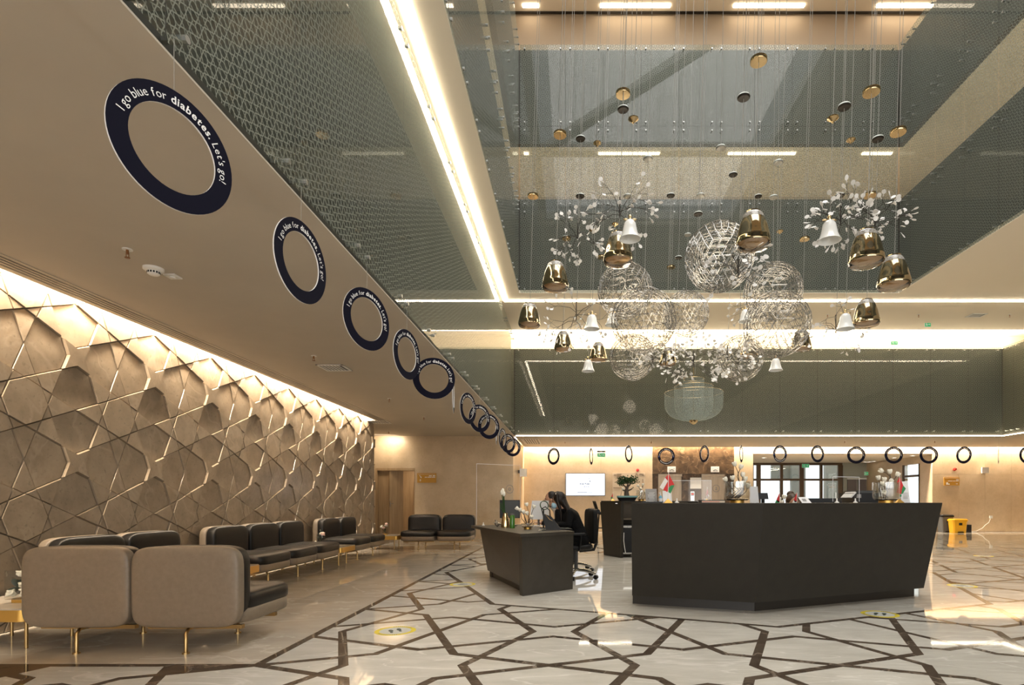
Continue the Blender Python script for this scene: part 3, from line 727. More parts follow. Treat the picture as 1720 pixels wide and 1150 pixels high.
exit_sign('green exit sign just above the lower glass screen', P(1502, 576, 16.3), 0.2, 0.1, False)
for i, (x, y) in enumerate(((1283, 768), (1470, 775), (1502, 768), (1533, 763), (1453, 775), (1520, 774))):
    z = 2.82; d = (z-EYE)*F/(CY-y); d = min(max(d, YM+0.4), YE-0.2)
    x_ = (x-CX)*d/F
    if x_ > XV-0.15: x_ = XV-0.3
    t = thing('downlight', 'recessed round downlight in the vestibule ceiling, '+['leftmost', 'second', 'third', 'fourth', 'fifth', 'sixth'][i]+' counted across', 'downlight', (x_, d, z-0.02), group='vestibule downlights')
    MB().lathe([(0.10, 0.0), (0.10, 0.02), (0.075, 0.02), (0.075, 0.0)], 18, (x_, d, z-0.02), True).build('trim_ring', m_white, t)
    MB().cyl((x_, d, z-0.012), (x_, d, z-0.001), 0.074, n=18).build('lens', m_downlight, t)

# lifts
m_num = M('lift_number', (0.16, 0.15, 0.15), 0.4)
for i, (x0, x1) in enumerate(((1106, 1146), (1179, 1218))):
    a_, b_ = P(x0, 0, YM).x, P(x1, 0, YM).x; m_ = a_+(b_-a_)*0.42
    ld = struct(MB().box(a_, b_, YM+0.04, YM+0.2, 2.02, 2.11).build('door_%d' % (2+i), m_liftsteel))
    MB().box(a_, m_-0.004, YM+0.10, YM+0.15, 0, 2.02).build('leaf', m_liftsteel, ld)
    MB().box(m_+0.004, b_, YM+0.12, YM+0.17, 0, 2.02).build('leaf', m_liftsteel, ld)
    if i == 1:
        c = P(1203, 820, YM+0.11); rr = 0.135
        MB().lathe([(rr, -0.001), (rr-0.018, -0.001), (rr-0.018, 0.001), (rr, 0.001)], 28, (0, 0, 0), True).build('number_ring', m_num, ld, local=True).matrix_local = Matrix.Translation((c.x, YM+0.117, c.z)) @ Matrix.Rotation(R(90), 4, 'X')
        MB().box(c.x-0.014, c.x+0.014, YM+0.116, YM+0.119, c.z-0.06, c.z+0.06).box(c.x-0.04, c.x+0.04, YM+0.116, YM+0.119, c.z-0.06, c.z-0.045).build('number', m_num, ld)
    # floor indicator plate
    c = P((1128, 1201)[i], 788, YM); t = thing('lift_sign', 'small white sign above the '+['left', 'right'][i]+' lift door', 'sign', c)
    MB().box(c.x-0.15, c.x+0.15, YM-0.014, YM-0.001, c.z-0.105, c.z+0.105).build('plate', m_paper, t)
    mk = MB()
    for (u0, u1, v) in ((-0.09, -0.07, 0.02), (-0.03, 0.05, -0.005), (0.08, 0.1, 0.03), (-0.08, -0.02, -0.045), (0.03, 0.1, -0.05)): mk.box(c.x+u0, c.x+u1, YM-0.017, YM-0.0145, c.z+v-0.008, c.z+v+0.008)
    mk.build('lettering', m_sticker_txt, t)
c = P(1169, 811, YM)
t = thing('notice_board', 'white notice board between the two lift doors', 'notice', c)
MB().box(c.x-0.20, c.x+0.20, YM+0.03, YM+0.05, c.z-0.20, c.z+0.20).build('sheet', m_paper, t)
MB().box(c.x-0.21, c.x+0.21, YM+0.05, YM+0.06, c.z-0.21, c.z+0.21).build('backing', m_grey, t)
c = P(1163.5, 833, YM)
t = thing('call_panel', 'lift call panel with red digits beside the lifts', 'panel', c)
MB().box(c.x-0.07, c.x+0.07, YM+0.035, YM+0.06, c.z-0.2, c.z+0.17).build('plate', m_steel, t)
MB().box(c.x-0.055, c.x+0.055, YM+0.03, YM+0.036, c.z+0.02, c.z+0.14).build('display', m_darkscreen, t)
MB().box(c.x-0.035, c.x-0.005, YM+0.027, YM+0.031, c.z+0.06, c.z+0.10).box(c.x+0.01, c.x+0.035, YM+0.027, YM+0.031, c.z+0.06, c.z+0.10).build('digits', emis('red_digits', (1, 0.05, 0.02), 2.0), t)
MB().cyl((c.x, YM+0.02, c.z-0.06), (c.x, YM+0.036, c.z-0.06), 0.02, n=12).build('button', m_steel, t)
# television
c0, c1_ = P(950, 832.5, YM-0.05), P(1016.5, 794.5, YM-0.05)
t = thing('television', 'lit white wall mounted television screen on the beige back wall', 'television', ((c0.x+c1_.x)/2, YM-0.05, c0.z))
MB().box(c0.x, c1_.x, YM-0.05, YM-0.005, c0.z, c1_.z).build('housing', m_darkscreen, t)
MB().box(c0.x+0.018, c1_.x-0.018, YM-0.054, YM-0.051, c0.z+0.022, c1_.z-0.018).build('screen', m_screen, t)
mk = MB()
mblue = M('screen_blue_print', (0.12, 0.22, 0.5), 0.6); 
for (x0, x1, y, h_) in ((974, 976, 812.2, 0.02), (977, 981, 812.6, 0.016), (982.5, 984, 811.8, 0.024), (985, 990, 812.4, 0.018), (981, 983, 817, 0.014), (984.5, 986, 817, 0.014), (987.5, 989, 817, 0.014), (970, 986, 826.8, 0.012), (987, 995, 827, 0.01), (990, 992, 808, 0.02), (989, 990.5, 803.5, 0.012), (991.5, 992.5, 803.8, 0.01)):
    a_, b_ = P(x0, y, YM-0.058), P(x1, y, YM-0.058); mk.box(a_.x, b_.x, YM-0.0565, YM-0.0545, a_.z-h_/2*1.6, a_.z+h_/2*1.6)
tag(mk.build('lettering', mblue, t), kind='stuff')
# printed board behind the bonsai
c0, c1_ = P(1029, 850, YM-0.02), P(1083.5, 793.5, YM-0.02)
t = thing('information_board', 'cream printed information board right of the television', 'board', ((c0.x+c1_.x)/2, YM-0.02, c0.z))
m_cream = M('cream_board', (0.62, 0.52, 0.40), 0.6); m_ink = M('brown_ink', (0.12, 0.07, 0.03), 0.6)
MB().box(c0.x, c1_.x, YM-0.02, YM-0.002, c0.z, c1_.z).build('sheet', m_cream, t)
mk = MB(); zc = P(0, 799, YM).z; xc = P(1069, 0, YM).x
mk.lathe([(0.065, -0.002), (0.048, -0.002), (0.048, 0.002), (0.065, 0.002)], 20, (0, 0, 0), True)
o = mk.build('zero_figure', m_ink, t, local=True); o.matrix_local = Matrix.Translation((xc-wloc(t).x, -0.004, zc-wloc(t).z)) @ Matrix.Rotation(R(90), 4, 'X') @ Matrix.Diagonal((0.75, 1.2, 1, 1))
mk = MB()
for (x0, x1, y) in ((1031, 1035, 797.5), (1036, 1044, 796), (1036, 1043, 798), (1036, 1046, 800), (1036, 1041, 802), (1074, 1081, 796), (1078, 1082, 798), (1030, 1045, 819)):
    a_, b_ = P(x0, y, YM), P(x1, y, YM); mk.box(a_.x, b_.x, YM-0.024, YM-0.0205, a_.z-0.008, a_.z+0.008)
a_ = P(1079.5, 804, YM); mk.box(a_.x-0.008, a_.x+0.008, YM-0.024, YM-0.0205, a_.z-0.35, a_.z)
tag(mk.build('lettering', m_ink, t), kind='stuff')
# alarms, wall speaker, signs
def beacon(label, c):
    t = thing('fire_alarm', label, 'alarm', c)
    MB().cyl((c.x, YM-0.03, c.z), (c.x, YM-0.001, c.z), 0.055, n=16).build('base', m_red, t, 40)
    MB().cyl((c.x, YM-0.09, c.z), (c.x, YM-0.03, c.z), 0.035, 0.045, n=16).build('lens', m_red, t, 40)
beacon('red fire alarm beacon above the information board', P(1071, 789.5, YM)); beacon('red fire alarm beacon above the ochre sign at right', P(1603, 788, YM))
def wall_sign(label, x0, x1, y0, y1, d, flip):
    a_, b_ = P(x0, y1, d), P(x1, y0, d); wd = b_.x-a_.x; ht = b_.z-a_.z
    t = thing('direction_sign', label, 'sign', ((a_.x+b_.x)/2, d-0.01, a_.z))
    MB().box(a_.x, b_.x, d-0.02, d-0.002, a_.z, b_.z).build('plate', m_sign, t)
    mk = MB(); y_0, y_1 = d-0.023, d-0.0205
    def bar(u0, u1, v0, v1): mk.box(a_.x+wd*u0, a_.x+wd*u1, y_0, y_1, a_.z+ht*v0, a_.z+ht*v1)
    bar(0.05, 0.95, 0.875, 0.89)
    if not flip:
        for (u0, u1) in ((0.62, 0.68), (0.70, 0.76), (0.82, 0.95)): bar(u0, u1, 0.68, 0.76)
        for (u0, u1) in ((0.40, 0.52), (0.55, 0.75), (0.78, 0.95)): bar(u0, u1, 0.54, 0.60)
        mk.cyl((a_.x+wd*0.14, y_0, a_.z+ht*0.73), (a_.x+wd*0.14, y_1, a_.z+ht*0.73), wd*0.02, n=8)
        mk.cyl((a_.x+wd*0.17, y_1, a_.z+ht*0.68), (a_.x+wd*0.22, y_1, a_.z+ht*0.50), wd*0.016, wd*0.03, n=6)
        bar(0.16, 0.18, 0.12, 0.32); mk.add([(a_.x+wd*0.12, y_0, a_.z+ht*0.25), (a_.x+wd*0.22, y_0, a_.z+ht*0.25), (a_.x+wd*0.17, y_0, a_.z+ht*0.37)], [(0, 1, 2)])
    else:
        for (u0, u1) in ((0.78, 0.95),): bar(u0, u1, 0.66, 0.74)
        for (u0, u1) in ((0.25, 0.55), (0.58, 0.72), (0.75, 0.95)): bar(u0, u1, 0.52, 0.58)
        bar(0.15, 0.19, 0.10, 0.38); bar(0.21, 0.25, 0.10, 0.38); mk.cyl((a_.x+wd*0.32, y_0, a_.z+ht*0.16), (a_.x+wd*0.32, y_1, a_.z+ht*0.16), wd*0.04, n=10)
        bar(0.76, 0.84, 0.19, 0.23); mk.add([(a_.x+wd*0.83, y_0, a_.z+ht*0.13), (a_.x+wd*0.88, y_0, a_.z+ht*0.21), (a_.x+wd*0.83, y_0, a_.z+ht*0.29)], [(0, 1, 2)])
    mk.build('symbols', m_print, t)
wall_sign('ochre direction sign with up arrow beside the open wooden door', 701, 733, 794.3, 810.5, YL, False)
wall_sign('ochre direction sign on the right part of the back wall', 1585, 1611, 801.5, 815, YM, True)
c = P(1650, 790, YM); t = thing('wall_speaker', 'white wedge shaped wall speaker high on the right back wall', 'speaker', c)
MB().box(c.x-0.04, c.x+0.12, YM-0.04, YM-0.001, c.z-0.08, c.z+0.08).build('bracket', m_white, t)
MB().prism([(c.x-0.12, YM-0.16), (c.x+0.12, YM-0.16), (c.x+0.07, YM-0.04), (c.x-0.07, YM-0.04)], c.z-0.10, c.z+0.11).build('box', m_white, t)
c = P(868, 792, 18.5); t = thing('wall_speaker', 'white wall speaker on the return wall above the low desk', 'speaker', (-1.76, 18.5, c.z))
MB().box(-1.78, -1.72, 18.45, 18.55, c.z-0.05, c.z+0.05).build('bracket', m_grey, t)
MB().prism([(-1.72, 18.35), (-1.50, 18.42), (-1.50, 18.58), (-1.72, 18.65)], c.z-0.16, c.z+0.1).build('box', m_white, t)
# pedal bins
def pedal_bin(label, x0, x1, ytop, ybase, d, m_body, m_lid):
    a_, b_ = P(x0, 0, d).x, P(x1, 0, d).x; h_ = EYE+(CY-ytop)*d/F; c = (a_+b_)/2; wd = (b_-a_)/2; dp = 0.17
    t = thing('pedal_bin', label, 'bin', (c, d, 0.0))
    def rr(s_, dz): return [(c+s_*wd*x, d+s_*dp*y) for (x, y) in ((-1, -.8), (-.85, -1), (.85, -1), (1, -.8), (1, .8), (.85, 1), (-.85, 1), (-1, .8))]
    MB().prism(rr(0.82, 0), FTOP, h_-0.08, rr(0.95, 0)).build('body', m_body, t)
    MB().prism(rr(1.05, 0), h_-0.08, h_-0.03).prism(rr(1.0, 0), h_-0.03, h_, rr(0.9, 0)).build('lid', m_lid, t)
    MB().box(c-wd*0.35, c+wd*0.35, d-dp*1.1, d-dp*0.7, 0.015, 0.05).build('pedal', m_black, t)
    MB().box(c-wd*0.22, c+wd*0.22, d-dp*0.955, d-dp*0.90, h_*0.55, h_*0.72).build('emblem', m_plinth if m_body is m_yellow else m_dkgrey, t)
    return t
pedal_bin('dark grey pedal bin against the back wall, beside the yellow one', 1577, 1598, 864, 0, 20.40, m_grey, m_black)
pedal_bin('bright yellow pedal bin against the back wall', 1596, 1621, 871, 0, 20.02, m_yellow, m_yellow)
a_, b_ = P(1622.5, 0, 20.2).x, P(1632, 0, 20.2).x
t = thing('black_box', 'small black box on the floor beside the yellow bin', 'box', ((a_+b_)/2, 20.2, 0))
MB().box(a_, b_, 20.2, 20.45, FTOP, 0.28).build('case', m_black, t); MB().box(a_+0.02, b_-0.02, 20.195, 20.2, 0.04, 0.25).build('front', m_darkscreen, t)
c = P(1664, 868, YM); t = thing('wall_socket', 'white wall socket with trailing cable low on the right back wall', 'socket', c)
MB().box(c.x-0.05, c.x+0.05, YM-0.03, YM-0.001, c.z-0.05, c.z+0.05).build('plate', m_white, t)
MB().tube([(c.x-0.02, YM-0.02, c.z-0.05), (c.x-0.09, YM-0.03, c.z-0.2), (c.x-0.25, YM-0.05, c.z-0.3), (c.x-0.35, YM-0.08, 0.15), (c.x-0.6, YM-0.1, 0.03), (c.x-0.8, YM-0.1, 0.012)], 0.007).build('cable', m_white, t)
# wooden double door in the back left wall, one leaf ajar, and the passage behind it
door1 = struct(MB().box(xa, xb, YL-0.01, YL+0.26, zdoor-0.07, zdoor).box(xa, xa+0.05, YL-0.01, YL+0.26, 0, zdoor-0.07).box(xb-0.02, xb, YL-0.01, YL+0.26, 0, zdoor-0.07).build('door_1', m_wood))
xm = P(653, 0, YL).x
MB().box(xa+0.05, xm, YL+0.08, YL+0.13, 0.005, zdoor-0.07).build('leaf', m_wood, door1)
lf = MB().box(0, 0.42, -0.022, 0.022, 0.005, zdoor-0.075).build('leaf', m_wood, door1, local=True)
lf.matrix_local = Matrix.Translation((xm+0.01, YL+0.02, 0)) @ Matrix.Rotation(R(38), 4, 'Z')
hd = MB().box(0.0, 0.016, -0.04, -0.022, 0.96, 1.12).cyl((0.008, -0.06, 1.05), (0.10, -0.06, 1.05), 0.01, n=8).cyl((0.008, -0.06, 1.05), (0.008, -0.02, 1.05), 0.01, n=8).build('handle', m_steel, lf, local=True)
cor = MB().box(xa-0.3, xa-0.2, YL+0.25, YL+2.6, 0, 2.6).box(xb+0.1, xb+0.2, YL+0.25, YL+2.6, 0, 2.6).box(xa-0.3, xb+0.2, YL+2.5, YL+2.6, 0, 2.6).box(xa-0.3, xb+0.2, YL+0.25, YL+2.6, 2.5, 2.6)
struct(cor.build('wall_passage', m_wood))
d5 = struct(MB().box(xb-0.34, xb-0.29, YL+1.0, YL+1.12, 0, 1.95).box(xb-0.34, xb+0.1, YL+1.0, YL+1.12, 1.95, 2.0).build('door_5', m_wood))
MB().box(xb-0.29, xb+0.1, YL+1.04, YL+1.08, 0, 1.95).build('leaf', m_counter_lt, d5)
MB().cyl((xb-0.28, YL+1.02, 0.4), (xb-0.28, YL+1.02, 0.5), 0.015, n=8).cyl((xb-0.28, YL+1.02, 1.7), (xb-0.28, YL+1.02, 1.8), 0.015, n=8).build('hinge', m_plinth, d5)
area('passage_light', ((xa+xb)/2, YL+1.2, 2.45), (0, 0, 0), 0.6, 1.6, 22, WARM)
# ------------------------------------------------------------------ ceiling fittings
dif = thing('slot_diffuser', 'long slot air diffuser of dark parallel lines beside the wall cove', 'air diffuser', (-4.57, 4.0, ZL))
MB().box(-4.70, -4.44, GY0+0.5, 14.0, ZL-0.006, ZL-0.001).build('frame', m_paint, dif)
for k in range(4):
    x = -4.655+k*0.05
    MB().box(x, x+0.022, GY0+0.5, 14.0, ZL-0.009, ZL-0.0062).build('slot', m_plinth, dif)
def sprinkler(label, x, y, zc=ZL):
    d = (zc-EYE)*F/(CY-y); c = Vector(((x-CX)*d/F, d, zc))
    t = thing('sprinkler', label, 'sprinkler', (c.x, c.y, zc-0.07), group='ceiling sprinklers')
    MB().cyl((c.x, c.y, zc-0.008), (c.x, c.y, zc-0.001), 0.035, n=14).build('escutcheon', m_white, t, 40)
    MB().cyl((c.x, c.y, zc-0.04), (c.x, c.y, zc-0.008), 0.010, n=8).cyl((c.x-0.01, c.y, zc-0.065), (c.x-0.01, c.y, zc-0.03), 0.003, n=5).cyl((c.x+0.01, c.y, zc-0.065), (c.x+0.01, c.y, zc-0.03), 0.003, n=5).build('head', m_sprinkler, t)
    MB().cyl((c.x, c.y, zc-0.07), (c.x, c.y, zc-0.064), 0.018, n=10).build('deflector', m_sprinkler, t)
for i, (x, y, w_) in enumerate(((214, 418, 'nearest to the camera, beside the smoke detector'), (527, 597, 'beside the first square vent'), (654, 669, 'beyond the square vent'), (712, 700, 'far along the left ceiling'), (653, 724, 'by the end of the relief wall'))):
    sprinkler('bronze sprinkler head in the left ceiling, '+w_, x, y)
for i, (x, y) in enumerate(((949, 741), (1094, 741), (1419, 740), (1570, 740))):
    sprinkler('bronze sprinkler head in the strip of ceiling before the back cove, '+['leftmost', 'second', 'third', 'rightmost'][i]+' of four', x, y)
for i, (x, y, w_) in enumerate(((1390, 528, 'behind the white bell lamp'), (1543, 528, 'left of the tilted exit sign'), (1696, 528, 'near the right edge'))):
    sprinkler('small sprinkler head in the upper soffit '+w_, x, y, ZS)
d = (ZL-EYE)*F/(CY-450); c = Vector(((258-CX)*d/F, d, ZL))
t = thing('smoke_detector', 'white domed smoke detector in the left ceiling', 'detector', (c.x, c.y, ZL-0.06))
MB().lathe([(0.075, -0.001), (0.075, -0.018), (0.062, -0.028)], 24, c).build('base', m_white, t, 40)
MB().lathe([(0.045, -0.028), (0.045, -0.05), (0.032, -0.060), (0.0, -0.062)], 24, c).build('dome', m_white, t, 40)
vt = MB()
for k in range(14):
    a_ = 2*math.pi*k/14; vt.M = Matrix.Translation(c) @ Matrix.Rotation(a_, 4, 'Z'); vt.box(0.043, 0.0465, -0.006, 0.006, -0.047, -0.032)
vt.build('vents', m_black, t)
d = (ZL-EYE)*F/(CY-463); c = Vector(((290-CX)*d/F, d, ZL))
t = thing('ceiling_sensor', 'small flat white sensor plate beside the smoke detector', 'sensor', (c.x, c.y, ZL-0.02))
MB().box(c.x-0.05, c.x+0.05, c.y-0.05, c.y+0.05, ZL-0.012, ZL-0.001).build('plate', m_white, t); MB().cyl((c.x, c.y, ZL-0.022), (c.x, c.y, ZL-0.012), 0.022, n=14).build('lens', m_white, t, 40)
def vent(label, x, y, sx, sy, zc=ZL):
    d = (zc-EYE)*F/(CY-y); c = Vector(((x-CX)*d/F, d, zc))
    t = thing('air_vent', label, 'vent', (c.x, c.y, zc-0.01))
    MB().box(c.x-sx/2, c.x+sx/2, c.y-sy/2, c.y+sy/2, zc-0.004, zc-0.001).build('backing', m_grey, t)
    fr = MB()
    for (x0, x1, y0, y1) in ((-sx/2, sx/2, -sy/2, -sy/2+0.03), (-sx/2, sx/2, sy/2-0.03, sy/2), (-sx/2, -sx/2+0.03, -sy/2, sy/2), (sx/2-0.03, sx/2, -sy/2, sy/2)): fr.box(c.x+x0, c.x+x1, c.y+y0, c.y+y1, zc-0.012, zc-0.004)
    fr.build('frame', m_white, t)
    for k in range(6):
        xx = c.x-sx/2+0.05+k*(sx-0.1)/6; MB().box(xx, xx+0.018, c.y-sy/2+0.03, c.y+sy/2-0.03, zc-0.010, zc-0.004).build('slat', m_white, t)
vent('square white air vent in the left ceiling', 562, 617, 0.38, 0.38); vent('square air vent in the ceiling at the end of the relief wall', 636, 708, 0.5, 0.5)
vent('slatted air vent by the left end of the rear light line', 893, 741, 0.55, 1.6)
vent('grey rectangular vent in the upper soffit at right', 1640, 529, 0.4, 0.3, ZS)

# ================================================================== SEATING
def make_seat():
    """one lounge module facing +Y, back at y=0, width 0.80, origin on the floor at the centre of the back"""
    t = thing('lounge_seat', 'x', 'seat')
    W_ = 0.405
    MB().ball((0, 0.045, 0.50), (W_, 0.055, 0.305), 0.32, 0.28, 40, 24).build('back_shell', m_taupe, t, 60, True)
    MB().ball((0, 0.135, 0.52), (W_-0.012, 0.075, 0.285), 0.35, 0.30, 40, 24).build('back_cushion', m_blackleather, t, 60, True)
    MB().ball((0, 0.46, 0.265), (W_, 0.37, 0.075), 0.40, 0.30, 40, 16).build('seat_shell', m_taupe, t, 60, True)
    MB().ball((0, 0.47, 0.365), (W_+0.002, 0.375, 0.085), 0.45, 0.30, 40, 16).build('seat_cushion', m_blackleather, t, 60, True)
    MB().box(-0.36, 0.36, 0.12, 0.16, 0.165, 0.195).box(-0.36, 0.36, 0.60, 0.64, 0.165, 0.195).build('frame', m_leg, t, local=True)
    for y in (0.02, 0.68):
        lg = MB().tube([(0, 0.14 if y < 0.3 else 0.60, 0.18), (0, y+(0.03 if y < 0.3 else -0.03), 0.18), (0, y, 0.15), (0, y, 0.012)], 0.013, 10).cyl((0, y, FTOP), (0, y, 0.013), 0.026, n=14)
        lg.build('leg', m_leg, t, 50, True)
    return t
seat0 = make_seat(); first = [True]
def seat(label, x, y, rz, group):
    o = seat0 if first[0] else copy_tree(seat0); first[0] = False
    o.location = (x, y, 0); o.rotation_euler = (0, 0, rz); tag(o, label, 'seat', group)
seat('lounge seat with taupe back turned to the camera, left of the front pair', -3.72, 4.22, 0, 'front pair of lounge seats')
seat('lounge seat with taupe back turned to the camera, right of the front pair', -2.90, 4.22, 0, 'front pair of lounge seats')
RW = R(-90)
for k, (y, w_) in enumerate(((5.50, 'half hidden behind the front pair, left one'), (6.32, 'half hidden behind the front pair, right one'))):
    seat('black lounge seat against the relief wall, '+w_, -4.84, y, RW, 'wall seats behind the front pair')
for k, y in enumerate((7.72, 8.56, 9.40)):
    seat('black lounge seat of the long wall row of three, '+['nearest', 'middle', 'farthest'][k]+' one', -4.84, y, RW, 'row of three wall seats')
for k, y in enumerate((10.92, 11.76)):
    seat('black lounge seat of the farther wall pair, '+['near', 'far'][k]+' one', -4.84, y, RW, 'farther wall pair')
for k, x in enumerate((-3.62, -2.78)):
    seat('black lounge seat facing the camera before the beige back wall, '+['left', 'right'][k]+' one', x, 13.95, R(180), 'pair facing the camera')
def rrect(x0, x1, y0, y1, r, n=5):
    pts = []
    for (cx, cy, a0) in ((x1-r, y0+r, -90), (x1-r, y1-r, 0), (x0+r, y1-r, 90), (x0+r, y0+r, 180)):
        for k in range(n+1): t = R(a0+90*k/n); pts.append((cx+r*math.cos(t), cy+r*math.sin(t)))
    return pts
def low_table(label, x0, x1, y0, y1):
    t = thing('side_table', label, 'table', ((x0+x1)/2, (y0+y1)/2, 0), group='low brass edged tables')
    MB().prism(rrect(x0, x1, y0, y1, 0.05), 0.235, 0.322).build('brass_band', m_brass_sat, t, 40)
    MB().prism(rrect(x0+0.006, x1-0.006, y0+0.006, y1-0.006, 0.045), 0.322, 0.332).build('stone_top', m_tabletop, t)
    for (x, y) in ((x0+0.12, y0+0.15), (x1-0.12, y0+0.15), (x0+0.12, y1-0.15), (x1-0.12, y1-0.15)):
        MB().cyl((x, y, FTOP), (x, y, 0.235), 0.012, n=10).build('leg', m_leg, t, 40)
low_table('low table with satin brass edge left of the front seats, cut by the frame', -4.88, -4.13, 4.25, 4.95)
low_table('low table with satin brass edge between the wall seats and the row of three', -4.85, -4.02, 6.75, 7.29)
low_table('low table with satin brass edge between the row of three and the farther pair', -4.85, -4.02, 9.85, 10.49)
low_table('low table with satin brass edge beside the pair facing the camera', -4.75, -4.06, 13.10, 13.75)
def rose_vase(label, c, wd, ht, blooms, pink=False):
    t = thing('flower_vase', label, 'vase', c)
    MB().prism(rrect(c[0]-wd*0.35, c[0]+wd*0.35, c[1]-wd*0.35, c[1]+wd*0.35, wd*0.1), c[2], c[2]+0.03).build('brass_foot', m_brass_sat, t)
    MB().prism(rrect(c[0]-wd/2, c[0]+wd/2, c[1]-wd/2, c[1]+wd/2, wd*0.15), c[2]+0.03, c[2]+ht).build('glass', m_clearglass, t)
    lv = MB()
    for k in range(12):
        a_ = random.uniform(0, 6.28); r_ = wd*random.uniform(0.1, 0.42); z = c[2]+0.05+random.uniform(0.1, 1.05)*ht
        lv.M = Matrix.Translation((c[0]+r_*math.cos(a_), c[1]+r_*math.sin(a_), z)) @ Euler((random.uniform(-1, 1), random.uniform(-1, 1), a_)).to_matrix().to_4x4()
        lv.ball((0, 0, 0), (wd*0.22, wd*0.12, 0.006), 1, 1, 8, 4)
    lv.build('foliage', m_darkleaf, t, 60)
    for k, (dx, dz) in enumerate(blooms):
        fl = MB(); p = Vector((c[0]+dx, c[1]-wd*0.2+0.06*random.uniform(-1, 1), c[2]+dz))
        for j in range(8):
            fl.M = Matrix.Translation(p) @ Euler((random.uniform(-.9, .9), random.uniform(-.9, .9), j*0.8)).to_matrix().to_4x4()
            fl.ball((0.010, 0, 0.004), (0.032, 0.024, 0.012), 1, 1, 8, 6)
        fl.ball((0, 0, 0), (0.026, 0.026, 0.024), 1, 1, 10, 6)
        fl.build('rose', m_petalpink if (pink and k % 2) else m_petal, t, 60)
rose_vase('square glass vase of cream roses on the low table at the left edge', (-4.42, 4.58, 0.332), 0.20, 0.26, [(-0.02, 0.23), (0.05, 0.22), (0.02, 0.14), (-0.06, 0.08), (0.01, 0.06), (0.07, 0.10)])
rose_vase('small glass vase of pale roses on the table before the row of three', (-4.45, 6.95, 0.332), 0.12, 0.20, [(-0.03, 0.22), (0.03, 0.21)], True)
rose_vase('small glass vase of pale roses on the second wall table', (-4.50, 10.1, 0.332), 0.12, 0.22, [(0.03, 0.23), (0.08, 0.22), (-0.10, 0.06), (-0.14, 0.05)], True)
rose_vase('small glass vase of pink and white roses on the table by the wooden door', (-4.45, 13.4, 0.332), 0.16, 0.22, [(-0.06, 0.20), (0.05, 0.26), (0.03, 0.22), (-0.03, 0.17)], True)

# ================================================================== RECEPTION DESKS
CT = 1.122
A0, B0, C0 = (0.643, 6.127), (1.84, 5.69), (4.126, 6.647)
A1, B1, C1 = (0.615, 5.93), (1.85, 5.47), (4.28, 6.55)
A2, B2, C2 = (0.78, 6.50), (1.85, 6.10), (3.98, 6.99)
ctr = thing('reception_counter', 'large dark grey reception counter with folded front, flaring outwards', 'counter', (1.85, 6.1, 0))
MB().prism([A0, B0, C0, C2, B2, A2], 0.12, CT-0.012, [A1, B1, C1, (4.12, 6.93), B2, A2]).build('body', m_counter, ctr)
tp = [A1, B1, C1, (4.12, 6.93), B2, A2]
MB().prism(tp, CT-0.012, CT).build('top', m_counter, ctr)
MB().prism([(0.668, 6.30), (1.886, 5.87), (4.10, 6.79), (3.95, 6.98), (1.86, 6.12), (0.80, 6.48)], FTOP, 0.12).build('plinth', m_plinth, ctr)
MB().prism([A2, B2, C2, (3.70, 7.66), (1.85, 6.86), (1.04, 7.14)], 0.71, 0.745).build('worktop', m_counter_lt, ctr)
MB().prism([(3.95, 7.0), (3.98, 7.06), (3.73, 7.62), (3.70, 7.6)], FTOP, 0.71).prism([(0.80, 6.52), (0.84, 6.50), (1.07, 7.08), (1.03, 7.10)], FTOP, 0.71).build('side_panel', m_counter, ctr)
# rear left wing of the reception island, open side towards the camera
rw = thing('rear_counter', 'rear wing of the reception island with an open niche, left of the large counter', 'counter', (1.6, 11.6, 0))
MB().prism([(0.655, 11.92), (0.957, 11.30), (1.01, 11.33), (0.71, 11.95)], FTOP, 1.11, [(0.58, 11.95), (0.95, 11.18), (1.01, 11.21), (0.64, 11.98)]).build('end_panel', m_counter, rw)
MB().prism([(0.60, 11.96), (0.97, 11.2), (3.2, 12.2), (3.2, 12.9), (1.6, 12.6)], 1.11, 1.14).build('top', m_counter, rw)
MB().prism([(0.70, 11.95), (0.74, 11.90), (3.2, 12.75), (3.2, 12.85)], FTOP, 1.11).build('back_panel', m_counter, rw)
MB().prism([(0.70, 11.90), (1.00, 11.32), (2.6, 11.95), (2.5, 12.5)], 0.76, 0.785).build('shelf', m_counter_lt, rw)
MB().prism([(0.76, 11.72), (0.80, 11.64), (2.5, 12.28), (2.46, 12.36)], 0.785, 1.11).build('niche_back', m_counter_lt, rw)
c = P(1030.5, 865, 11.62); MB().cyl((c.x, 11.60, c.z), (c.x+0.01, 11.66, c.z), 0.045, n=20).build('round_plate', m_steel, rw)
MB().box(P(1033, 0, 11.4).x, P(1036.5, 0, 11.4).x, 11.28, 11.32, 1.08, 1.095).build('label_plate', m_steel, rw)
t = thing('computer_tower', 'black computer tower on a wheeled trolley under the rear counter', 'computer', (1.10, 11.55, 0))
MB().box(1.00, 1.22, 11.40, 11.85, 0.10, 0.66).build('case', m_black, t); MB().box(0.99, 1.23, 11.38, 11.86, 0.07, 0.10).build('trolley', m_steel, t)
MB().box(1.02, 1.20, 11.39, 11.40, 0.60, 0.64).build('drive_slot', m_steel, t)
for (x, y) in ((1.02, 11.42), (1.20, 11.42), (1.02, 11.82), (1.20, 11.82)): MB().cyl((x-0.012, y, 0.036), (x+0.012, y, 0.036), 0.035, n=12).build('castor', m_black, t)
MB().tube([(1.03, 11.38, 0.5), (1.02, 11.33, 0.35), (1.04, 11.34, 0.2), (1.06, 11.36, 0.1)], 0.008).build('cable', m_white, t)
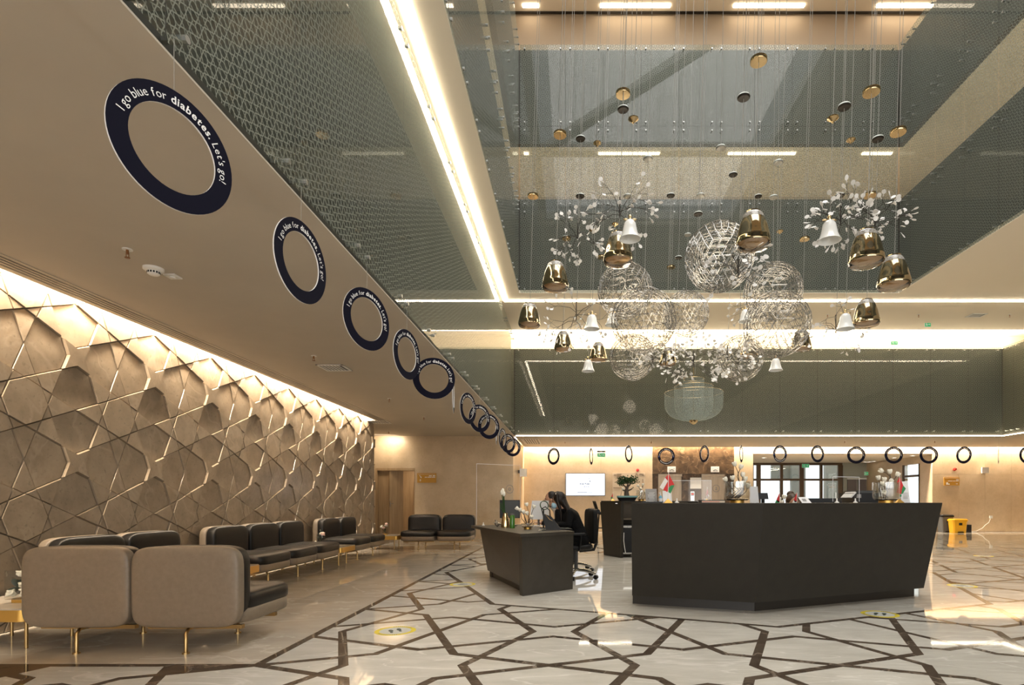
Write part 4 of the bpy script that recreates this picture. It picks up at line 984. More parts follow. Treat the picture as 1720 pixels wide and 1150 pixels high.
# low desk
D1, D2, D3, D4 = (-0.60, 6.76), (0.0, 7.32), (-0.86, 9.28), (-1.57, 8.84)
ld_ = thing('low_desk', 'low dark grey desk with slanted end panel where two women sit', 'desk', (-0.7, 8.0, 0))
MB().prism([(-0.615, 6.66), (0.02, 7.27), (-0.84, 9.36), (-1.60, 8.90)], 0.715, 0.755).build('top', m_desk, ld_)
MB().prism([(-0.597, 6.79), (0.0, 7.33), (-0.05, 7.40), (-0.645, 6.87)], FTOP, 0.715, [(-0.60, 6.69), (0.01, 7.29), (-0.04, 7.36), (-0.65, 6.77)]).build('end_panel', m_desk, ld_)
MB().prism([(-0.66, 6.98), (-1.28, 8.50), (-1.22, 8.54), (-0.60, 7.02)], 0.10, 0.715, [(-0.64, 6.82), (-1.42, 8.66), (-1.36, 8.70), (-0.58, 6.86)]).build('front_panel', m_desk, ld_)
MB().prism([(-0.60, 7.02), (-1.21, 8.50), (-1.15, 8.54), (-0.54, 7.06)], FTOP, 0.10).build('plinth', m_plinth, ld_)
MB().prism([(-1.25, 8.52), (-1.20, 8.46), (-0.76, 9.0), (-0.80, 9.08)], FTOP, 0.715).build('far_panel', m_desk, ld_)
DT = 0.755
# office chairs
def office_chair(label, c, rz, arms=True):
    t = thing('office_chair', label, 'chair', (c[0], c[1], 0), rz, 'black office chairs')
    MB().ball((0, 0.02, 0.47), (0.25, 0.25, 0.05), 0.5, 0.45, 24, 10).build('seat', m_black, t, 60, True)
    MB().ball((0, -0.25, 0.76), (0.23, 0.04, 0.25), 0.4, 0.35, 24, 14).build('backrest', m_blackmesh, t, 60, True)
    MB().tube([(0, -0.05, 0.40), (0, -0.27, 0.42), (0, -0.31, 0.52), (0, -0.29, 0.75)], 0.025, 8).build('back_support', m_black, t, 60, True)
    MB().cyl((-0.2, -0.29, 0.99), (0.2, -0.29, 0.99), 0.03, n=10).build('head_bar', m_black, t, 60, True)
    for s_ in (-1, 1):
        MB().tube([(s_*0.2, 0.0, 0.43), (s_*0.28, 0.0, 0.45), (s_*0.29, -0.02, 0.64)], 0.016, 8).ball((s_*0.29, 0.03, 0.665), (0.045, 0.13, 0.02), 0.6, 0.6, 14, 8).build('armrest', m_black, t, 60, True)
    MB().cyl((0, 0, 0.12), (0, 0, 0.43), 0.028, n=12).build('gas_lift', m_grey, t, 60, True)
    for k in range(5):
        a_ = 2*math.pi*k/5+0.3; p = (0.32*math.cos(a_), 0.32*math.sin(a_))
        l_ = MB().tube([(0, 0, 0.13), (p[0]*0.5, p[1]*0.5, 0.115), (p[0], p[1], 0.085)], 0.022, 8, 0.014).build('base_arm', m_steel, t, 60, True)
        MB().cyl((p[0]-0.024*math.sin(a_), p[1]+0.024*math.cos(a_), 0.033), (p[0]+0.024*math.sin(a_), p[1]-0.024*math.cos(a_), 0.033), 0.032, n=14).build('castor', m_black, l_, 60, True)
    return t
office_chair('black office chair on castors, used by the woman in front', (0.05, 8.38), R(100))
office_chair('black office chair half hidden behind the front woman', (0.02, 9.25), R(100))
# bar chair behind the rear counter
t = thing('bar_chair', 'black shell bar chair left of the rear counter', 'chair', (0.95, 17.2, 0))
MB().ball((0.95, 17.2, 0.76), (0.21, 0.21, 0.05), 0.6, 0.6, 20, 10).build('seat', m_black, t, 60)
bk = MB()
prof = [(-0.21, 0.74, 0.10), (-0.27, 0.85, 0.17), (-0.31, 0.98, 0.17), (-0.34, 1.08, 0.13), (-0.355, 1.13, 0.05)]
vv = []; ff = []
for (x, z, hw) in prof:
    for k in range(7): u = -1+2*k/6; vv.append((0.95+x+0.08*(u*u), 17.2+u*hw, z))
n0 = len(vv)
for (x, z, hw) in prof:
    for k in range(7): u = -1+2*k/6; vv.append((0.95+x+0.08*(u*u)+0.02, 17.2+u*hw, z))
for i in range(len(prof)-1):
    for k in range(6):
        q_ = (i*7+k, i*7+k+1, (i+1)*7+k+1, (i+1)*7+k); ff.append(q_); ff.append(tuple(n0+z for z in reversed(q_)))
for i in range(len(prof)-1):
    ff.append((i*7, (i+1)*7, n0+(i+1)*7, n0+i*7)); ff.append((i*7+6, n0+i*7+6, n0+(i+1)*7+6, (i+1)*7+6))
ff.append(tuple(list(range(4*7, 5*7))+[n0+k for k in range(5*7-1, 4*7-1, -1)]))
bk.add(vv, ff).build('backrest', m_black, t, 60)
for (dx, dy) in ((-1, -1), (1, -1), (-1, 1), (1, 1)):
    MB().cyl((0.95+dx*0.15, 17.2+dy*0.15, 0.72), (0.95+dx*0.21, 17.2+dy*0.21, FTOP), 0.015, n=8).build('leg', m_black, t, 60)
MB().box(0.75, 1.15, 17.02, 17.04, 0.3, 0.32).box(0.75, 1.15, 17.36, 17.38, 0.3, 0.32).box(0.76, 0.78, 17.03, 17.37, 0.3, 0.32).box(1.12, 1.14, 17.03, 17.37, 0.3, 0.32).build('footrest', m_black, t)

# ------------------------------------------------------------------ things on the desks
def flower_stems(t, base, stems, mat_bud=m_petal, r=0.006):
    for pts in stems:
        pts = [Vector(p)+Vector(base) for p in pts]
        MB().tube(pts, r, 6, r*0.6).build('stem', m_stem, t, 60)
        tip = pts[-1]; fl = MB()
        ax = (pts[-1]-pts[-2]).normalized(); q_ = ax.to_track_quat('Z', 'Y').to_matrix().to_4x4()
        for j in range(5):
            fl.M = Matrix.Translation(tip) @ q_ @ Matrix.Rotation(j*1.257, 4, 'Z') @ Matrix.Rotation(R(16), 4, 'Y')
            fl.ball((0.008, 0, 0.022), (0.012, 0.017, 0.028), 1, 1, 8, 6)
        fl.build('blossom', mat_bud, t, 60)
        lf_ = MB(); lf_.M = Matrix.Translation(tip) @ q_; lf_.lathe([(0.004, -0.008), (0.013, 0.0), (0.016, 0.012)], 8); lf_.build('calyx', m_green_leaf, t, 60)
def magnolia_vase(label, c, rad, ht, stems):
    t = thing('magnolia_vase', label, 'vase', c)
    MB().cyl((c[0], c[1], c[2]), (c[0], c[1], c[2]+0.028), rad*0.55, n=24).build('brass_foot', m_brass_sat, t, 40)
    MB().shell([(0.001, 0.030), (rad*0.75, 0.030), (rad*0.95, 0.045), (rad, 0.075), (rad, ht)], 28, c).shell([(rad-0.006, ht), (rad-0.006, 0.08), (rad*0.9, 0.05), (0.001, 0.042)], 28, c).build('glass', m_clearglass, t, 60)
    MB().lathe([(0.001, 0.028), (rad*0.8, 0.028), (rad*0.93, 0.040), (0.001, 0.042)], 24, c).build('dark_base', m_darkscreen, t, 40)
    flower_stems(t, c, stems); return t
vy = 6.05
c = P(1238, 843, vy); c.z = CT
magnolia_vase('large glass vase of white magnolia twigs on the counter, in front of the right lift', tuple(c), 0.135, 0.23,
  [[(-0.09, 0, 0.05), (-0.02, 0, 0.12), (-0.08, 0, 0.18), (-0.115, 0.0, 0.235)], [(-0.06, 0.02, 0.05), (0.03, 0.02, 0.13), (-0.03, 0.02, 0.19), (-0.04, 0.02, 0.25)],
   [(-0.07, 0, 0.05), (0.04, 0, 0.14), (0.02, 0, 0.25), (0.01, 0.0, 0.33), (-0.02, 0, 0.40)], [(-0.05, -0.02, 0.05), (0.06, -0.02, 0.13), (0.0, 0, 0.28), (0.035, 0, 0.37)],
   [(-0.03, -0.02, 0.05), (0.06, -0.03, 0.15), (0.05, -0.02, 0.22), (0.06, 0, 0.285)], [(-0.02, 0, 0.05), (0.08, 0.02, 0.14), (0.085, 0, 0.24)], [(0.0, -0.03, 0.05), (0.09, -0.02, 0.12), (0.105, -0.02, 0.165)], [(0, 0, 0.05), (0.05, -0.05, 0.12), (0.05, -0.06, 0.19)]])
c = P(1488, 843, 6.30); c.z = CT
magnolia_vase('large glass vase of white magnolia twigs at the right end of the counter', tuple(c), 0.135, 0.23,
  [[(-0.05, 0, 0.05), (-0.07, 0, 0.15), (-0.07, 0, 0.22), (-0.08, 0, 0.26)], [(0.02, 0, 0.05), (-0.02, 0, 0.15), (-0.03, -0.02, 0.24)], [(0.0, 0, 0.05), (0.0, 0, 0.18), (0.05, 0, 0.29), (0.0, 0, 0.335), (-0.035, 0, 0.35)],
   [(0, 0, 0.05), (0.02, 0, 0.2), (0.05, 0, 0.28), (0.045, 0, 0.33)], [(-0.03, 0, 0.05), (-0.06, -0.05, 0.12), (-0.075, -0.07, 0.19)], [(-0.02, -0.03, 0.05), (-0.06, -0.08, 0.10)], [(0, 0, 0.05), (0.01, 0, 0.2), (0.04, 0, 0.23)], [(0, 0.02, 0.05), (0.05, 0, 0.2), (0.12, 0, 0.30)]])
def desk_flags(label, base, flags, h_, two=True):
    t = thing('desk_flag', label, 'flag', base)
    MB().add([(base[0]-0.045, base[1]-0.03, base[2]), (base[0]+0.045, base[1]-0.03, base[2]), (base[0]+0.045, base[1]+0.03, base[2]), (base[0]-0.045, base[1]+0.03, base[2]), (base[0], base[1], base[2]+0.05)], [(0, 3, 2, 1), (0, 1, 4), (1, 2, 4), (2, 3, 4), (3, 0, 4)]).build('base', m_brass_sat, t)
    MB().cyl((base[0], base[1], base[2]+0.03), (base[0]+0.006, base[1], base[2]+h_), 0.0035, n=8).build('pole', m_white, t, 60)
    for (quads) in flags:
        for (nm, mat_, pts) in quads:
            off = Vector(base); th = Vector((0, 0.002, 0)); n = len(pts); vv = [off+Vector((p[0], p[2] if len(p) > 2 else 0, p[1])) for p in pts]
            MB().add([v-th for v in vv]+[v+th for v in vv], [tuple(range(n)), tuple(range(2*n-1, n-1, -1))]+[(i, n+i, n+(i+1) % n, (i+1) % n) for i in range(n)]).build(nm, mat_, t)
    return t
fb = P(1122, 843, 5.95); fb = (fb.x, fb.y, CT)
desk_flags('pair of drooping red, white and green desk flags on the counter, left half', fb, [
  [('red_stripe', m_flagred, [(0.0, 0.30), (-0.03, 0.265), (0.0, 0.23)]), ('white_stripe', m_flagwhite, [(-0.03, 0.265), (-0.088, 0.165), (-0.052, 0.14), (0.0, 0.235)]), ('red_band', m_flagred, [(0.0, 0.225), (-0.05, 0.14), (-0.008, 0.115), (0.0, 0.13)])],
  [('red_field', m_flagred, [(0.006, 0.31), (0.006, 0.165), (0.03, 0.185), (0.068, 0.19)]), ('green_band', m_flaggreen, [(0.005, 0.155), (0.028, 0.185), (0.068, 0.188), (0.026, 0.10), (0.004, 0.115)])]], 0.33)
fb = P(1512, 843, 6.55); fb = (fb.x-0.01, fb.y, CT)
desk_flags('red and green desk flag drooping at the right end of the counter', fb, [[('red_field', m_flagred, [(0.004, 0.30), (-0.03, 0.235), (-0.008, 0.20), (-0.03, 0.12), (0.02, 0.10), (0.03, 0.16), (0.045, 0.20)]), ('green_band', m_flaggreen, [(0.045, 0.20), (0.03, 0.16), (0.02, 0.10), (0.04, 0.105), (0.075, 0.165)]), ('green_tail', m_flaggreen, [(0.02, 0.10), (-0.01, 0.09), (0.02, 0.065), (0.025, 0.085)])]], 0.31)
for i, (x, d, lab) in enumerate(((1309, 6.9, 'small red and green table flag left of the seated clerk'), (1338, 6.9, 'small red table flag right of the seated clerk'))):
    fb = P(x, 843, d); fb = (fb.x, d, 0.745); z = 0.40
    desk_flags(lab, fb, [[('red_field', m_flagred, [(0.004, z+0.10), (-0.035, z+0.01), (-0.02, z-0.02), (0.006, z-0.01)]), ('green_band', m_flaggreen if i == 0 else m_flagwhite, [(-0.035, z+0.01), (-0.055, z-0.03), (-0.01, z-0.06), (0.006, z-0.01)])]], 0.50)
fb = P(1030.5, 843, 11.5); fb = (fb.x, 11.7, 1.14)
desk_flags('tiny red and green table flag beside the bonsai', fb, [[('red_field', m_flagred, [(0.006, 0.17), (-0.03, 0.09), (0.0, 0.06)]), ('green_band', m_flaggreen, [(-0.03, 0.09), (-0.045, 0.05), (-0.02, 0.045), (0.0, 0.06)])]], 0.18)
fb = P(1187, 843, 6.2); fb = (fb.x, 6.2, CT)
desk_flags('tiny red and white table flag before the right lift', fb, [[('red_field', m_flagred, [(0.004, 0.165), (-0.006, 0.09), (0.012, 0.07), (0.012, 0.13)]), ('white_fold', m_flagwhite, [(0.008, 0.105), (0.03, 0.075), (0.02, 0.065), (0.01, 0.075)])]], 0.175)
# bonsai on the rear counter
c = P(1053, 841.5, 11.75); c.z = 1.14
t = thing('bonsai', 'dark bonsai tree in a shallow teal rimmed tray on the rear counter', 'plant', c)
MB().prism(rrect(c.x-0.16, c.x+0.16, c.y-0.11, c.y+0.11, 0.03), c.z, c.z+0.07, rrect(c.x-0.20, c.x+0.20, c.y-0.13, c.y+0.13, 0.03)).build('tray', m_black, t)
MB().prism(rrect(c.x-0.21, c.x+0.21, c.y-0.14, c.y+0.14, 0.03), c.z+0.07, c.z+0.105).build('rim', m_teal, t)
tr = MB().tube([(c.x, c.y, c.z+0.09), (c.x-0.01, c.y, c.z+0.17), (c.x+0.0, c.y, c.z+0.24), (c.x+0.01, c.y, c.z+0.30)], 0.06, 10, 0.025)
brs = [[(c.x, c.y, c.z+0.26), (c.x-0.07, c.y, c.z+0.33), (c.x-0.11, c.y, c.z+0.42)], [(c.x+0.01, c.y, c.z+0.28), (c.x+0.02, c.y, c.z+0.37), (c.x-0.02, c.y, c.z+0.44)], [(c.x+0.01, c.y, c.z+0.27), (c.x+0.08, c.y, c.z+0.36), (c.x+0.14, c.y, c.z+0.43)], [(c.x, c.y, c.z+0.2), (c.x+0.09, c.y, c.z+0.24), (c.x+0.12, c.y, c.z+0.27)], [(c.x, c.y, c.z+0.2), (c.x-0.08, c.y, c.z+0.22), (c.x-0.09, c.y, c.z+0.25)]]
for b_ in brs: tr.tube(b_, 0.02, 6, 0.008)
tr.build('trunk', m_stem, t, 60)
lv = MB()
for k in range(700):
    cl = random.choice([(-0.11, 0.42, 0.10, 0.05), (-0.02, 0.45, 0.11, 0.05), (0.12, 0.44, 0.10, 0.05), (0.03, 0.40, 0.12, 0.04), (-0.12, 0.36, 0.05, 0.03)])
    p = Vector((c.x+cl[0]+random.gauss(0, cl[2]*0.5), c.y+random.gauss(0, 0.06), c.z+cl[1]+random.gauss(0, cl[3]*0.6)))
    lv.M = Matrix.Translation(p) @ Euler((random.uniform(-1.2, 1.2), random.uniform(-1.2, 1.2), random.uniform(0, 6))).to_matrix().to_4x4()
    lv.add([(0, 0, 0), (0.022, 0.012, 0.003), (0.046, 0, 0), (0.022, -0.012, 0.003)], [(0, 1, 2, 3)])
tag(lv.build('foliage', m_green_leaf, t), kind='stuff')
flower_stems(t, (c.x, c.y, c.z), [[(-0.14, -0.08, 0.09), (-0.12, -0.08, 0.18), (-0.10, -0.08, 0.23)]], r=0.004)
c = P(1077, 842, 11.95); c.z = 1.14
t = magnolia_vase('smaller glass vase of white blossoms between the bonsai and the notice holder', (c.x, c.y, c.z), 0.11, 0.22,
  [[(-0.05, 0, 0.05), (0.02, 0, 0.15), (-0.06, 0, 0.30)], [(0, 0, 0.05), (0.0, 0, 0.2), (0.03, 0, 0.33)], [(0, 0, 0.05), (-0.04, 0, 0.16), (-0.02, -0.05, 0.24)], [(0.02, 0, 0.05), (0.06, 0, 0.15), (0.07, -0.05, 0.18)]])
# notice holders, sanitiser, phones, monitors
def holder(label, x0, x1, y0, y1, d, mat_=m_paper, base=CT, name='notice_holder', tilt=0.05):
    a_, b_ = P(x0, y1, d), P(x1, y0, d); ht = b_.z-base
    t = thing(name, label, 'notice', ((a_.x+b_.x)/2, d, base))
    MB().add([(a_.x, d, base), (b_.x, d, base), (b_.x, d+tilt, base+ht), (a_.x, d+tilt, base+ht), (a_.x, d+0.004, base), (b_.x, d+0.004, base), (b_.x, d+tilt+0.004, base+ht), (a_.x, d+tilt+0.004, base+ht)],
             [(0, 1, 2, 3), (7, 6, 5, 4), (0, 4, 5, 1), (1, 5, 6, 2), (2, 6, 7, 3), (3, 7, 4, 0)]).build('sheet', mat_, t)
    MB().box(a_.x, b_.x, d-0.02, d+0.09, base, base+0.004).build('foot', m_clearpanel, t)
    return t
m_greypaper = M('grey_print_sheet', (0.30, 0.29, 0.28), 0.5)
hh = holder('grey framed notice holder right of the blossoms on the counter', 1085, 1104, 820.5, 842, 6.3, m_greypaper)
mk = MB()
for k in range(9):
    z = CT+0.015+0.012*k; x0 = wloc(hh).x-0.045; mk.box(x0+random.uniform(0, 0.02), x0+0.09-random.uniform(0, 0.03), 6.29, 6.296, z, z+0.005)
mk.build('print', m_paper, hh)
holder('white notice sheet standing behind the pair of flags', 1114, 1129, 824, 843, 6.15)
holder('pale blank notice sheet right of the left magnolia vase', 1260, 1275, 816.5, 842, 6.3, M('pale_grey_sheet', (0.55, 0.55, 0.56), 0.5))
hh = holder('white notice with lines of print behind the right flag', 1514, 1529, 808, 843, 6.75)
mk = MB()
for k in range(6):
    z = CT+0.05+0.013*k; x0 = wloc(hh).x-0.035; mk.box(x0, x0+0.07-random.uniform(0, 0.02), 6.738, 6.742, z, z+0.004)
mk.build('print', m_greypaper, hh)
c = P(1109.5, 842, 6.15); c.z = CT
t = thing('sanitiser_bottle', 'clear bottle of blue hand sanitiser with white pump on the counter', 'bottle', c)
MB().lathe([(0.001, 0), (0.018, 0), (0.019, 0.005), (0.019, 0.06), (0.012, 0.075), (0.008, 0.08)], 16, c).build('bottle', m_bluegel, t, 50)
MB().cyl((c.x, c.y, c.z+0.08), (c.x, c.y, c.z+0.105), 0.009, 0.006, n=10).cyl((c.x, c.y, c.z+0.105), (c.x-0.02, c.y, c.z+0.108), 0.005, n=8).cyl((c.x, c.y, c.z+0.105), (c.x, c.y, c.z+0.125), 0.004, n=8).build('pump', m_white, t, 50)
MB().lathe([(0.0195, 0.015), (0.0195, 0.05)], 16, c).build('label', m_paper, t, 50)
t = thing('desk_tray', 'long black tray with a cream and red printed edge on the counter', 'tray', (P(1204, 0, 6.0).x, 6.0, CT))
a_, b_ = P(1177.5, 0, 5.85).x, P(1218, 0, 5.85).x
MB().box(a_, b_, 5.85, 6.0, CT, CT+0.032).build('case', m_black, t); MB().box(a_+0.008, b_-0.004, 5.846, 5.85, CT+0.004, CT+0.024).build('label', m_cream, t); MB().box(a_+0.01, b_-0.06, 5.843, 5.846, CT+0.012, CT+0.016).build('red_line', m_flagred, t)
t = thing('black_tablet', 'thin black tablet lying on the counter beside the sanitiser', 'tablet', (P(1094, 0, 6.0).x, 6.05, CT))
MB().box(P(1079, 0, 6.0).x, P(1112, 0, 6.0).x, 6.0, 6.15, CT, CT+0.012).build('case', m_black, t); MB().box(P(1080, 0, 6.0).x, P(1111, 0, 6.0).x, 6.01, 6.14, CT+0.012, CT+0.0135).build('glass', m_darkscreen, t)
def monitor(label, x0, x1, ytop, d, back=True, tilt=0.0, base=0.745):
    a_, b_ = P(x0, ytop, d), P(x1, ytop, d); zt = a_.z; c_ = (a_.x+b_.x)/2
    t = thing('monitor', label, 'monitor', (c_, d, base), group='counter monitors')
    h_ = min(0.36, (b_.x-a_.x)*0.62); 
    MB().add([(a_.x, d, zt-h_), (b_.x, d, zt-h_), (b_.x-tilt, d, zt), (a_.x, d, zt), (a_.x, d+0.035, zt-h_), (b_.x, d+0.035, zt-h_), (b_.x-tilt, d+0.035, zt), (a_.x, d+0.035, zt)], [(0, 1, 2, 3), (7, 6, 5, 4), (0, 4, 5, 1), (1, 5, 6, 2), (2, 6, 7, 3), (3, 7, 4, 0)]).build('housing', m_black, t)
    MB().box(a_.x+0.012, b_.x-0.012-tilt, d+0.0352, d+0.038, zt-h_+0.02, zt-0.012).build('screen', m_darkscreen, t)
    MB().cyl((c_, d+0.02, base+0.01), (c_, d+0.02, zt-h_+0.05), 0.02, n=10).build('neck', m_black, t)
    MB().box(c_-0.1, c_+0.1, d-0.06, d+0.12, base, base+0.012).build('stand', m_black, t)
monitor('black monitor rising just above the counter, right of the clerk', 1359, 1414, 836.5, 6.75)
monitor('small black monitor behind the counter, right of the pale blank sheet', 1274, 1291, 827.5, 6.55, tilt=0.012)
c = P(1331, 838, 6.35); t = thing('code_card', 'small white printed card leaning on the counter edge before the clerk', 'card', (c.x, 6.1, CT))
MB().add([(c.x-0.04, 5.98, CT), (c.x+0.06, 5.98, CT), (c.x+0.03, 6.03, CT+0.062), (c.x-0.065, 6.03, CT+0.062), (c.x-0.04, 5.984, CT), (c.x+0.06, 5.984, CT), (c.x+0.03, 6.034, CT+0.062), (c.x-0.065, 6.034, CT+0.062)], [(0, 1, 2, 3), (7, 6, 5, 4), (0, 4, 5, 1), (1, 5, 6, 2), (2, 6, 7, 3), (3, 7, 4, 0)]).build('sheet', m_paper, t)
MB().add([(c.x-0.025, 5.990, CT+0.018), (c.x+0.015, 5.990, CT+0.018), (c.x+0.005, 6.012, CT+0.046), (c.x-0.035, 6.012, CT+0.046)], [(0, 1, 2, 3)]).build('print', m_greypaper, t)
# printer behind counter at right
a_, b_ = P(1434, 0, 6.95).x, P(1475, 0, 6.95).x; zt = P(0, 823.5, 6.95).z
t = thing('printer', 'black printer with a grey display behind the counter, left of the right vase', 'printer', ((a_+b_)/2, 7.1, 0.745))
MB().box(a_, b_, 6.95, 7.35, 0.745, zt-0.03).build('body', m_black, t); MB().prism(rrect(a_+0.05, b_, 6.97, 7.34, 0.03), zt-0.03, zt).build('lid', m_dkgrey, t)
MB().add([(a_+0.03, 6.945, zt-0.09), (a_+0.09, 6.945, zt-0.09), (a_+0.09, 6.948, zt-0.045), (a_+0.04, 6.948, zt-0.045)], [(0, 1, 2, 3)]).build('display', m_greypaper, t)
MB().add([(a_-0.045, 6.94, zt-0.085), (a_-0.03, 6.94, zt-0.09), (a_+0.035, 6.95, zt-0.025), (a_+0.02, 6.95, zt-0.015), (a_-0.045, 7.2, zt-0.085), (a_-0.03, 7.2, zt-0.09), (a_+0.035, 7.2, zt-0.025), (a_+0.02, 7.2, zt-0.015)], [(0, 1, 2, 3), (4, 7, 6, 5), (0, 3, 7, 4), (1, 5, 6, 2), (3, 2, 6, 7), (0, 4, 5, 1)]).build('paper_tray', m_paper, t)
# standing acrylic screens on the counter with their clamps
def acrylic(label, pts, z0, z1, logo=None):
    a_, b_ = pts; c_ = ((a_[0]+b_[0])/2, (a_[1]+b_[1])/2, z0)
    t = thing('acrylic_screen', label, 'screen', c_)
    MB().add([(a_[0], a_[1], z0+0.015), (b_[0], b_[1], z0+0.015), (b_[0], b_[1], z1), (a_[0], a_[1], z1)], [(0, 1, 2, 3)]).build('pane', m_clearpanel, t)
    ed = MB().cyl((a_[0], a_[1], z0+0.015), (a_[0], a_[1], z1), 0.0025, n=5).cyl((b_[0], b_[1], z0+0.015), (b_[0], b_[1], z1), 0.0025, n=5).cyl((a_[0], a_[1], z1), (b_[0], b_[1], z1), 0.0025, n=5)
    ed.build('polished_edge', m_ringedge, t)
    for q_ in (0.15, 0.85):
        p = (a_[0]+(b_[0]-a_[0])*q_, a_[1]+(b_[1]-a_[1])*q_); MB().lathe([(0.001, 0.0), (0.022, 0.0), (0.024, 0.006), (0.008, 0.02), (0.006, 0.05), (0.001, 0.05)], 12, (p[0], p[1], z0)).build('clamp', m_white, t, 50)
    if logo:
        u, z, r_ = logo; p = Vector((a_[0]+(b_[0]-a_[0])*u, a_[1]+(b_[1]-a_[1])*u, z)); dirv = Vector((b_[0]-a_[0], b_[1]-a_[1], 0)).normalized()
        rg = MB(); rg.lathe([(r_, -0.001), (r_-0.008, -0.001), (r_-0.008, 0.001), (r_, 0.001)], 24, (0, 0, 0), True).lathe([(r_*0.35, -0.001), (r_*0.2, -0.001), (r_*0.2, 0.001), (r_*0.35, 0.001)], 14, (0, 0, 0), True)
        o = rg.build('logo', m_num, t, local=True); rot = Matrix((dirv, Vector((0, 0, 1)), dirv.cross(Vector((0, 0, 1))))).transposed().to_4x4()
        o.matrix_local = Matrix.Translation(p-Vector(c_)) @ rot
    return t
acrylic('tall clear acrylic screen with faint round logo at the low desk', ((-1.50, 8.82), (-0.86, 9.25)), DT, 1.72, (0.75, 1.33, 0.07))
acrylic('clear acrylic screen on the counter, before the right half of the entrance', ((2.75, 5.98), (3.10, 6.12)), CT, 1.40)
acrylic('clear acrylic screen standing on the counter near the flags', ((1.05, 6.05), (1.45, 5.92)), CT, 1.36)
# low desk things
c = Vector((-0.975, 8.18, DT)); 
t = thing('brass_vase', 'slim brass vase holding white tulips on the low desk', 'vase', c)
MB().lathe([(0.001, 0), (0.062, 0), (0.064, 0.02), (0.05, 0.14), (0.03, 0.20), (0.034, 0.215), (0.024, 0.21), (0.024, 0.10), (0.001, 0.1)], 20, c).build('body', m_brass, t, 50)
for k, (dx, h_) in enumerate(((-0.05, 0.48), (-0.035, 0.50), (-0.02, 0.46))):
    MB().tube([(c.x, c.y, c.z+0.12), (c.x+dx*0.5, c.y, c.z+0.3), (c.x+dx, c.y, c.z+h_)], 0.006, 6).build('stem', m_green_leaf, t, 60)
    MB().ball((c.x+dx, c.y, c.z+h_+0.03), (0.022, 0.022, 0.04), 1, 1, 10, 8).build('tulip', m_petal, t, 60)
for k in range(3): MB().tube([(c.x, c.y, c.z+0.18), (c.x-0.02-0.02*k, c.y-0.01, c.z+0.28), (c.x-0.05-0.01*k, c.y-0.02, c.z+0.36)], 0.014, 5, 0.003).build('leaf', m_green_leaf, t, 60)
c = Vector((-0.86, 8.05, DT)); t = thing('green_bottle', 'small green bottle on the low desk beside the brass vase', 'bottle', c)
MB().lathe([(0.001, 0), (0.035, 0), (0.036, 0.01), (0.036, 0.17), (0.03, 0.185), (0.001, 0.185)], 16, c).build('body', M('green_glass', (0.05, 0.17, 0.02), 0.15), t, 50); MB().cyl((c.x, c.y, c.z+0.185), (c.x, c.y, c.z+0.205), 0.03, n=14).build('cap', m_grey, t, 50)
c = (-0.62, 7.78, DT)
t = magnolia_vase('low dark bowl with white blossom twigs on the low desk', c, 0.09, 0.07,
  [[(0, 0, 0.05), (-0.05, 0, 0.2), (-0.13, 0, 0.27)], [(0, 0, 0.05), (0.02, 0, 0.2), (-0.01, 0, 0.32)], [(0, 0, 0.05), (0.05, 0, 0.2), (0.08, 0, 0.29)], [(0, 0, 0.05), (-0.03, -0.03, 0.12), (-0.05, -0.05, 0.22)], [(0.01, 0, 0.05), (0.03, 0, 0.1), (0.0, -0.04, 0.2)], [(0.02, 0, 0.05), (0.07, 0, 0.1), (0.06, -0.02, 0.15)], [(0, 0, 0.05), (-0.08, 0, 0.14), (-0.10, 0, 0.245)]])
c = Vector((-0.95, 8.75, DT)); t = thing('monitor', 'dark monitor with grey frame at the far end of the low desk', 'monitor', c)
MB().box(c.x-0.18, c.x+0.13, c.y, c.y+0.03, c.z+0.12, c.z+0.40).build('housing', m_black, t); MB().box(c.x-0.10, c.x+0.12, c.y-0.004, c.y, c.z+0.13, c.z+0.39).build('screen', m_dkgrey, t)
MB().cyl((c.x, c.y+0.02, c.z+0.01), (c.x, c.y+0.02, c.z+0.14), 0.018, n=8).build('neck', m_black, t); MB().box(c.x-0.09, c.x+0.09, c.y-0.06, c.y+0.1, c.z, c.z+0.012).build('stand', m_black, t)
c = Vector((-0.53, 8.75, DT)); t = thing('white_monitor', 'white monitor seen from behind, in front of the second woman', 'monitor', c)
MB().add([(c.x-0.14, c.y, c.z+0.10), (c.x+0.16, c.y, c.z+0.10), (c.x+0.16, c.y, c.z+0.39), (c.x-0.10, c.y, c.z+0.39), (c.x-0.14, c.y+0.03, c.z+0.10), (c.x+0.16, c.y+0.03, c.z+0.10), (c.x+0.16, c.y+0.03, c.z+0.39), (c.x-0.10, c.y+0.03, c.z+0.39)], [(0, 1, 2, 3), (7, 6, 5, 4), (0, 4, 5, 1), (1, 5, 6, 2), (2, 6, 7, 3), (3, 7, 4, 0)]).build('housing', m_paper, t)
MB().cyl((c.x, c.y+0.02, c.z+0.01), (c.x, c.y+0.02, c.z+0.14), 0.018, n=8).build('neck', m_steel, t); MB().box(c.x-0.09, c.x+0.09, c.y-0.06, c.y+0.1, c.z, c.z+0.012).build('stand', m_steel, t)
c = Vector((-0.41, 7.95, DT)); t = thing('vanity_mirror', 'small round mirror with green rim on a black stem, on the low desk', 'mirror', c)
MB().cyl((c.x, c.y, c.z), (c.x, c.y, c.z+0.012), 0.05, n=18).build('foot', m_black, t, 50); MB().cyl((c.x, c.y, c.z+0.012), (c.x, c.y, c.z+0.27), 0.010, n=8).build('stem', m_black, t, 50)
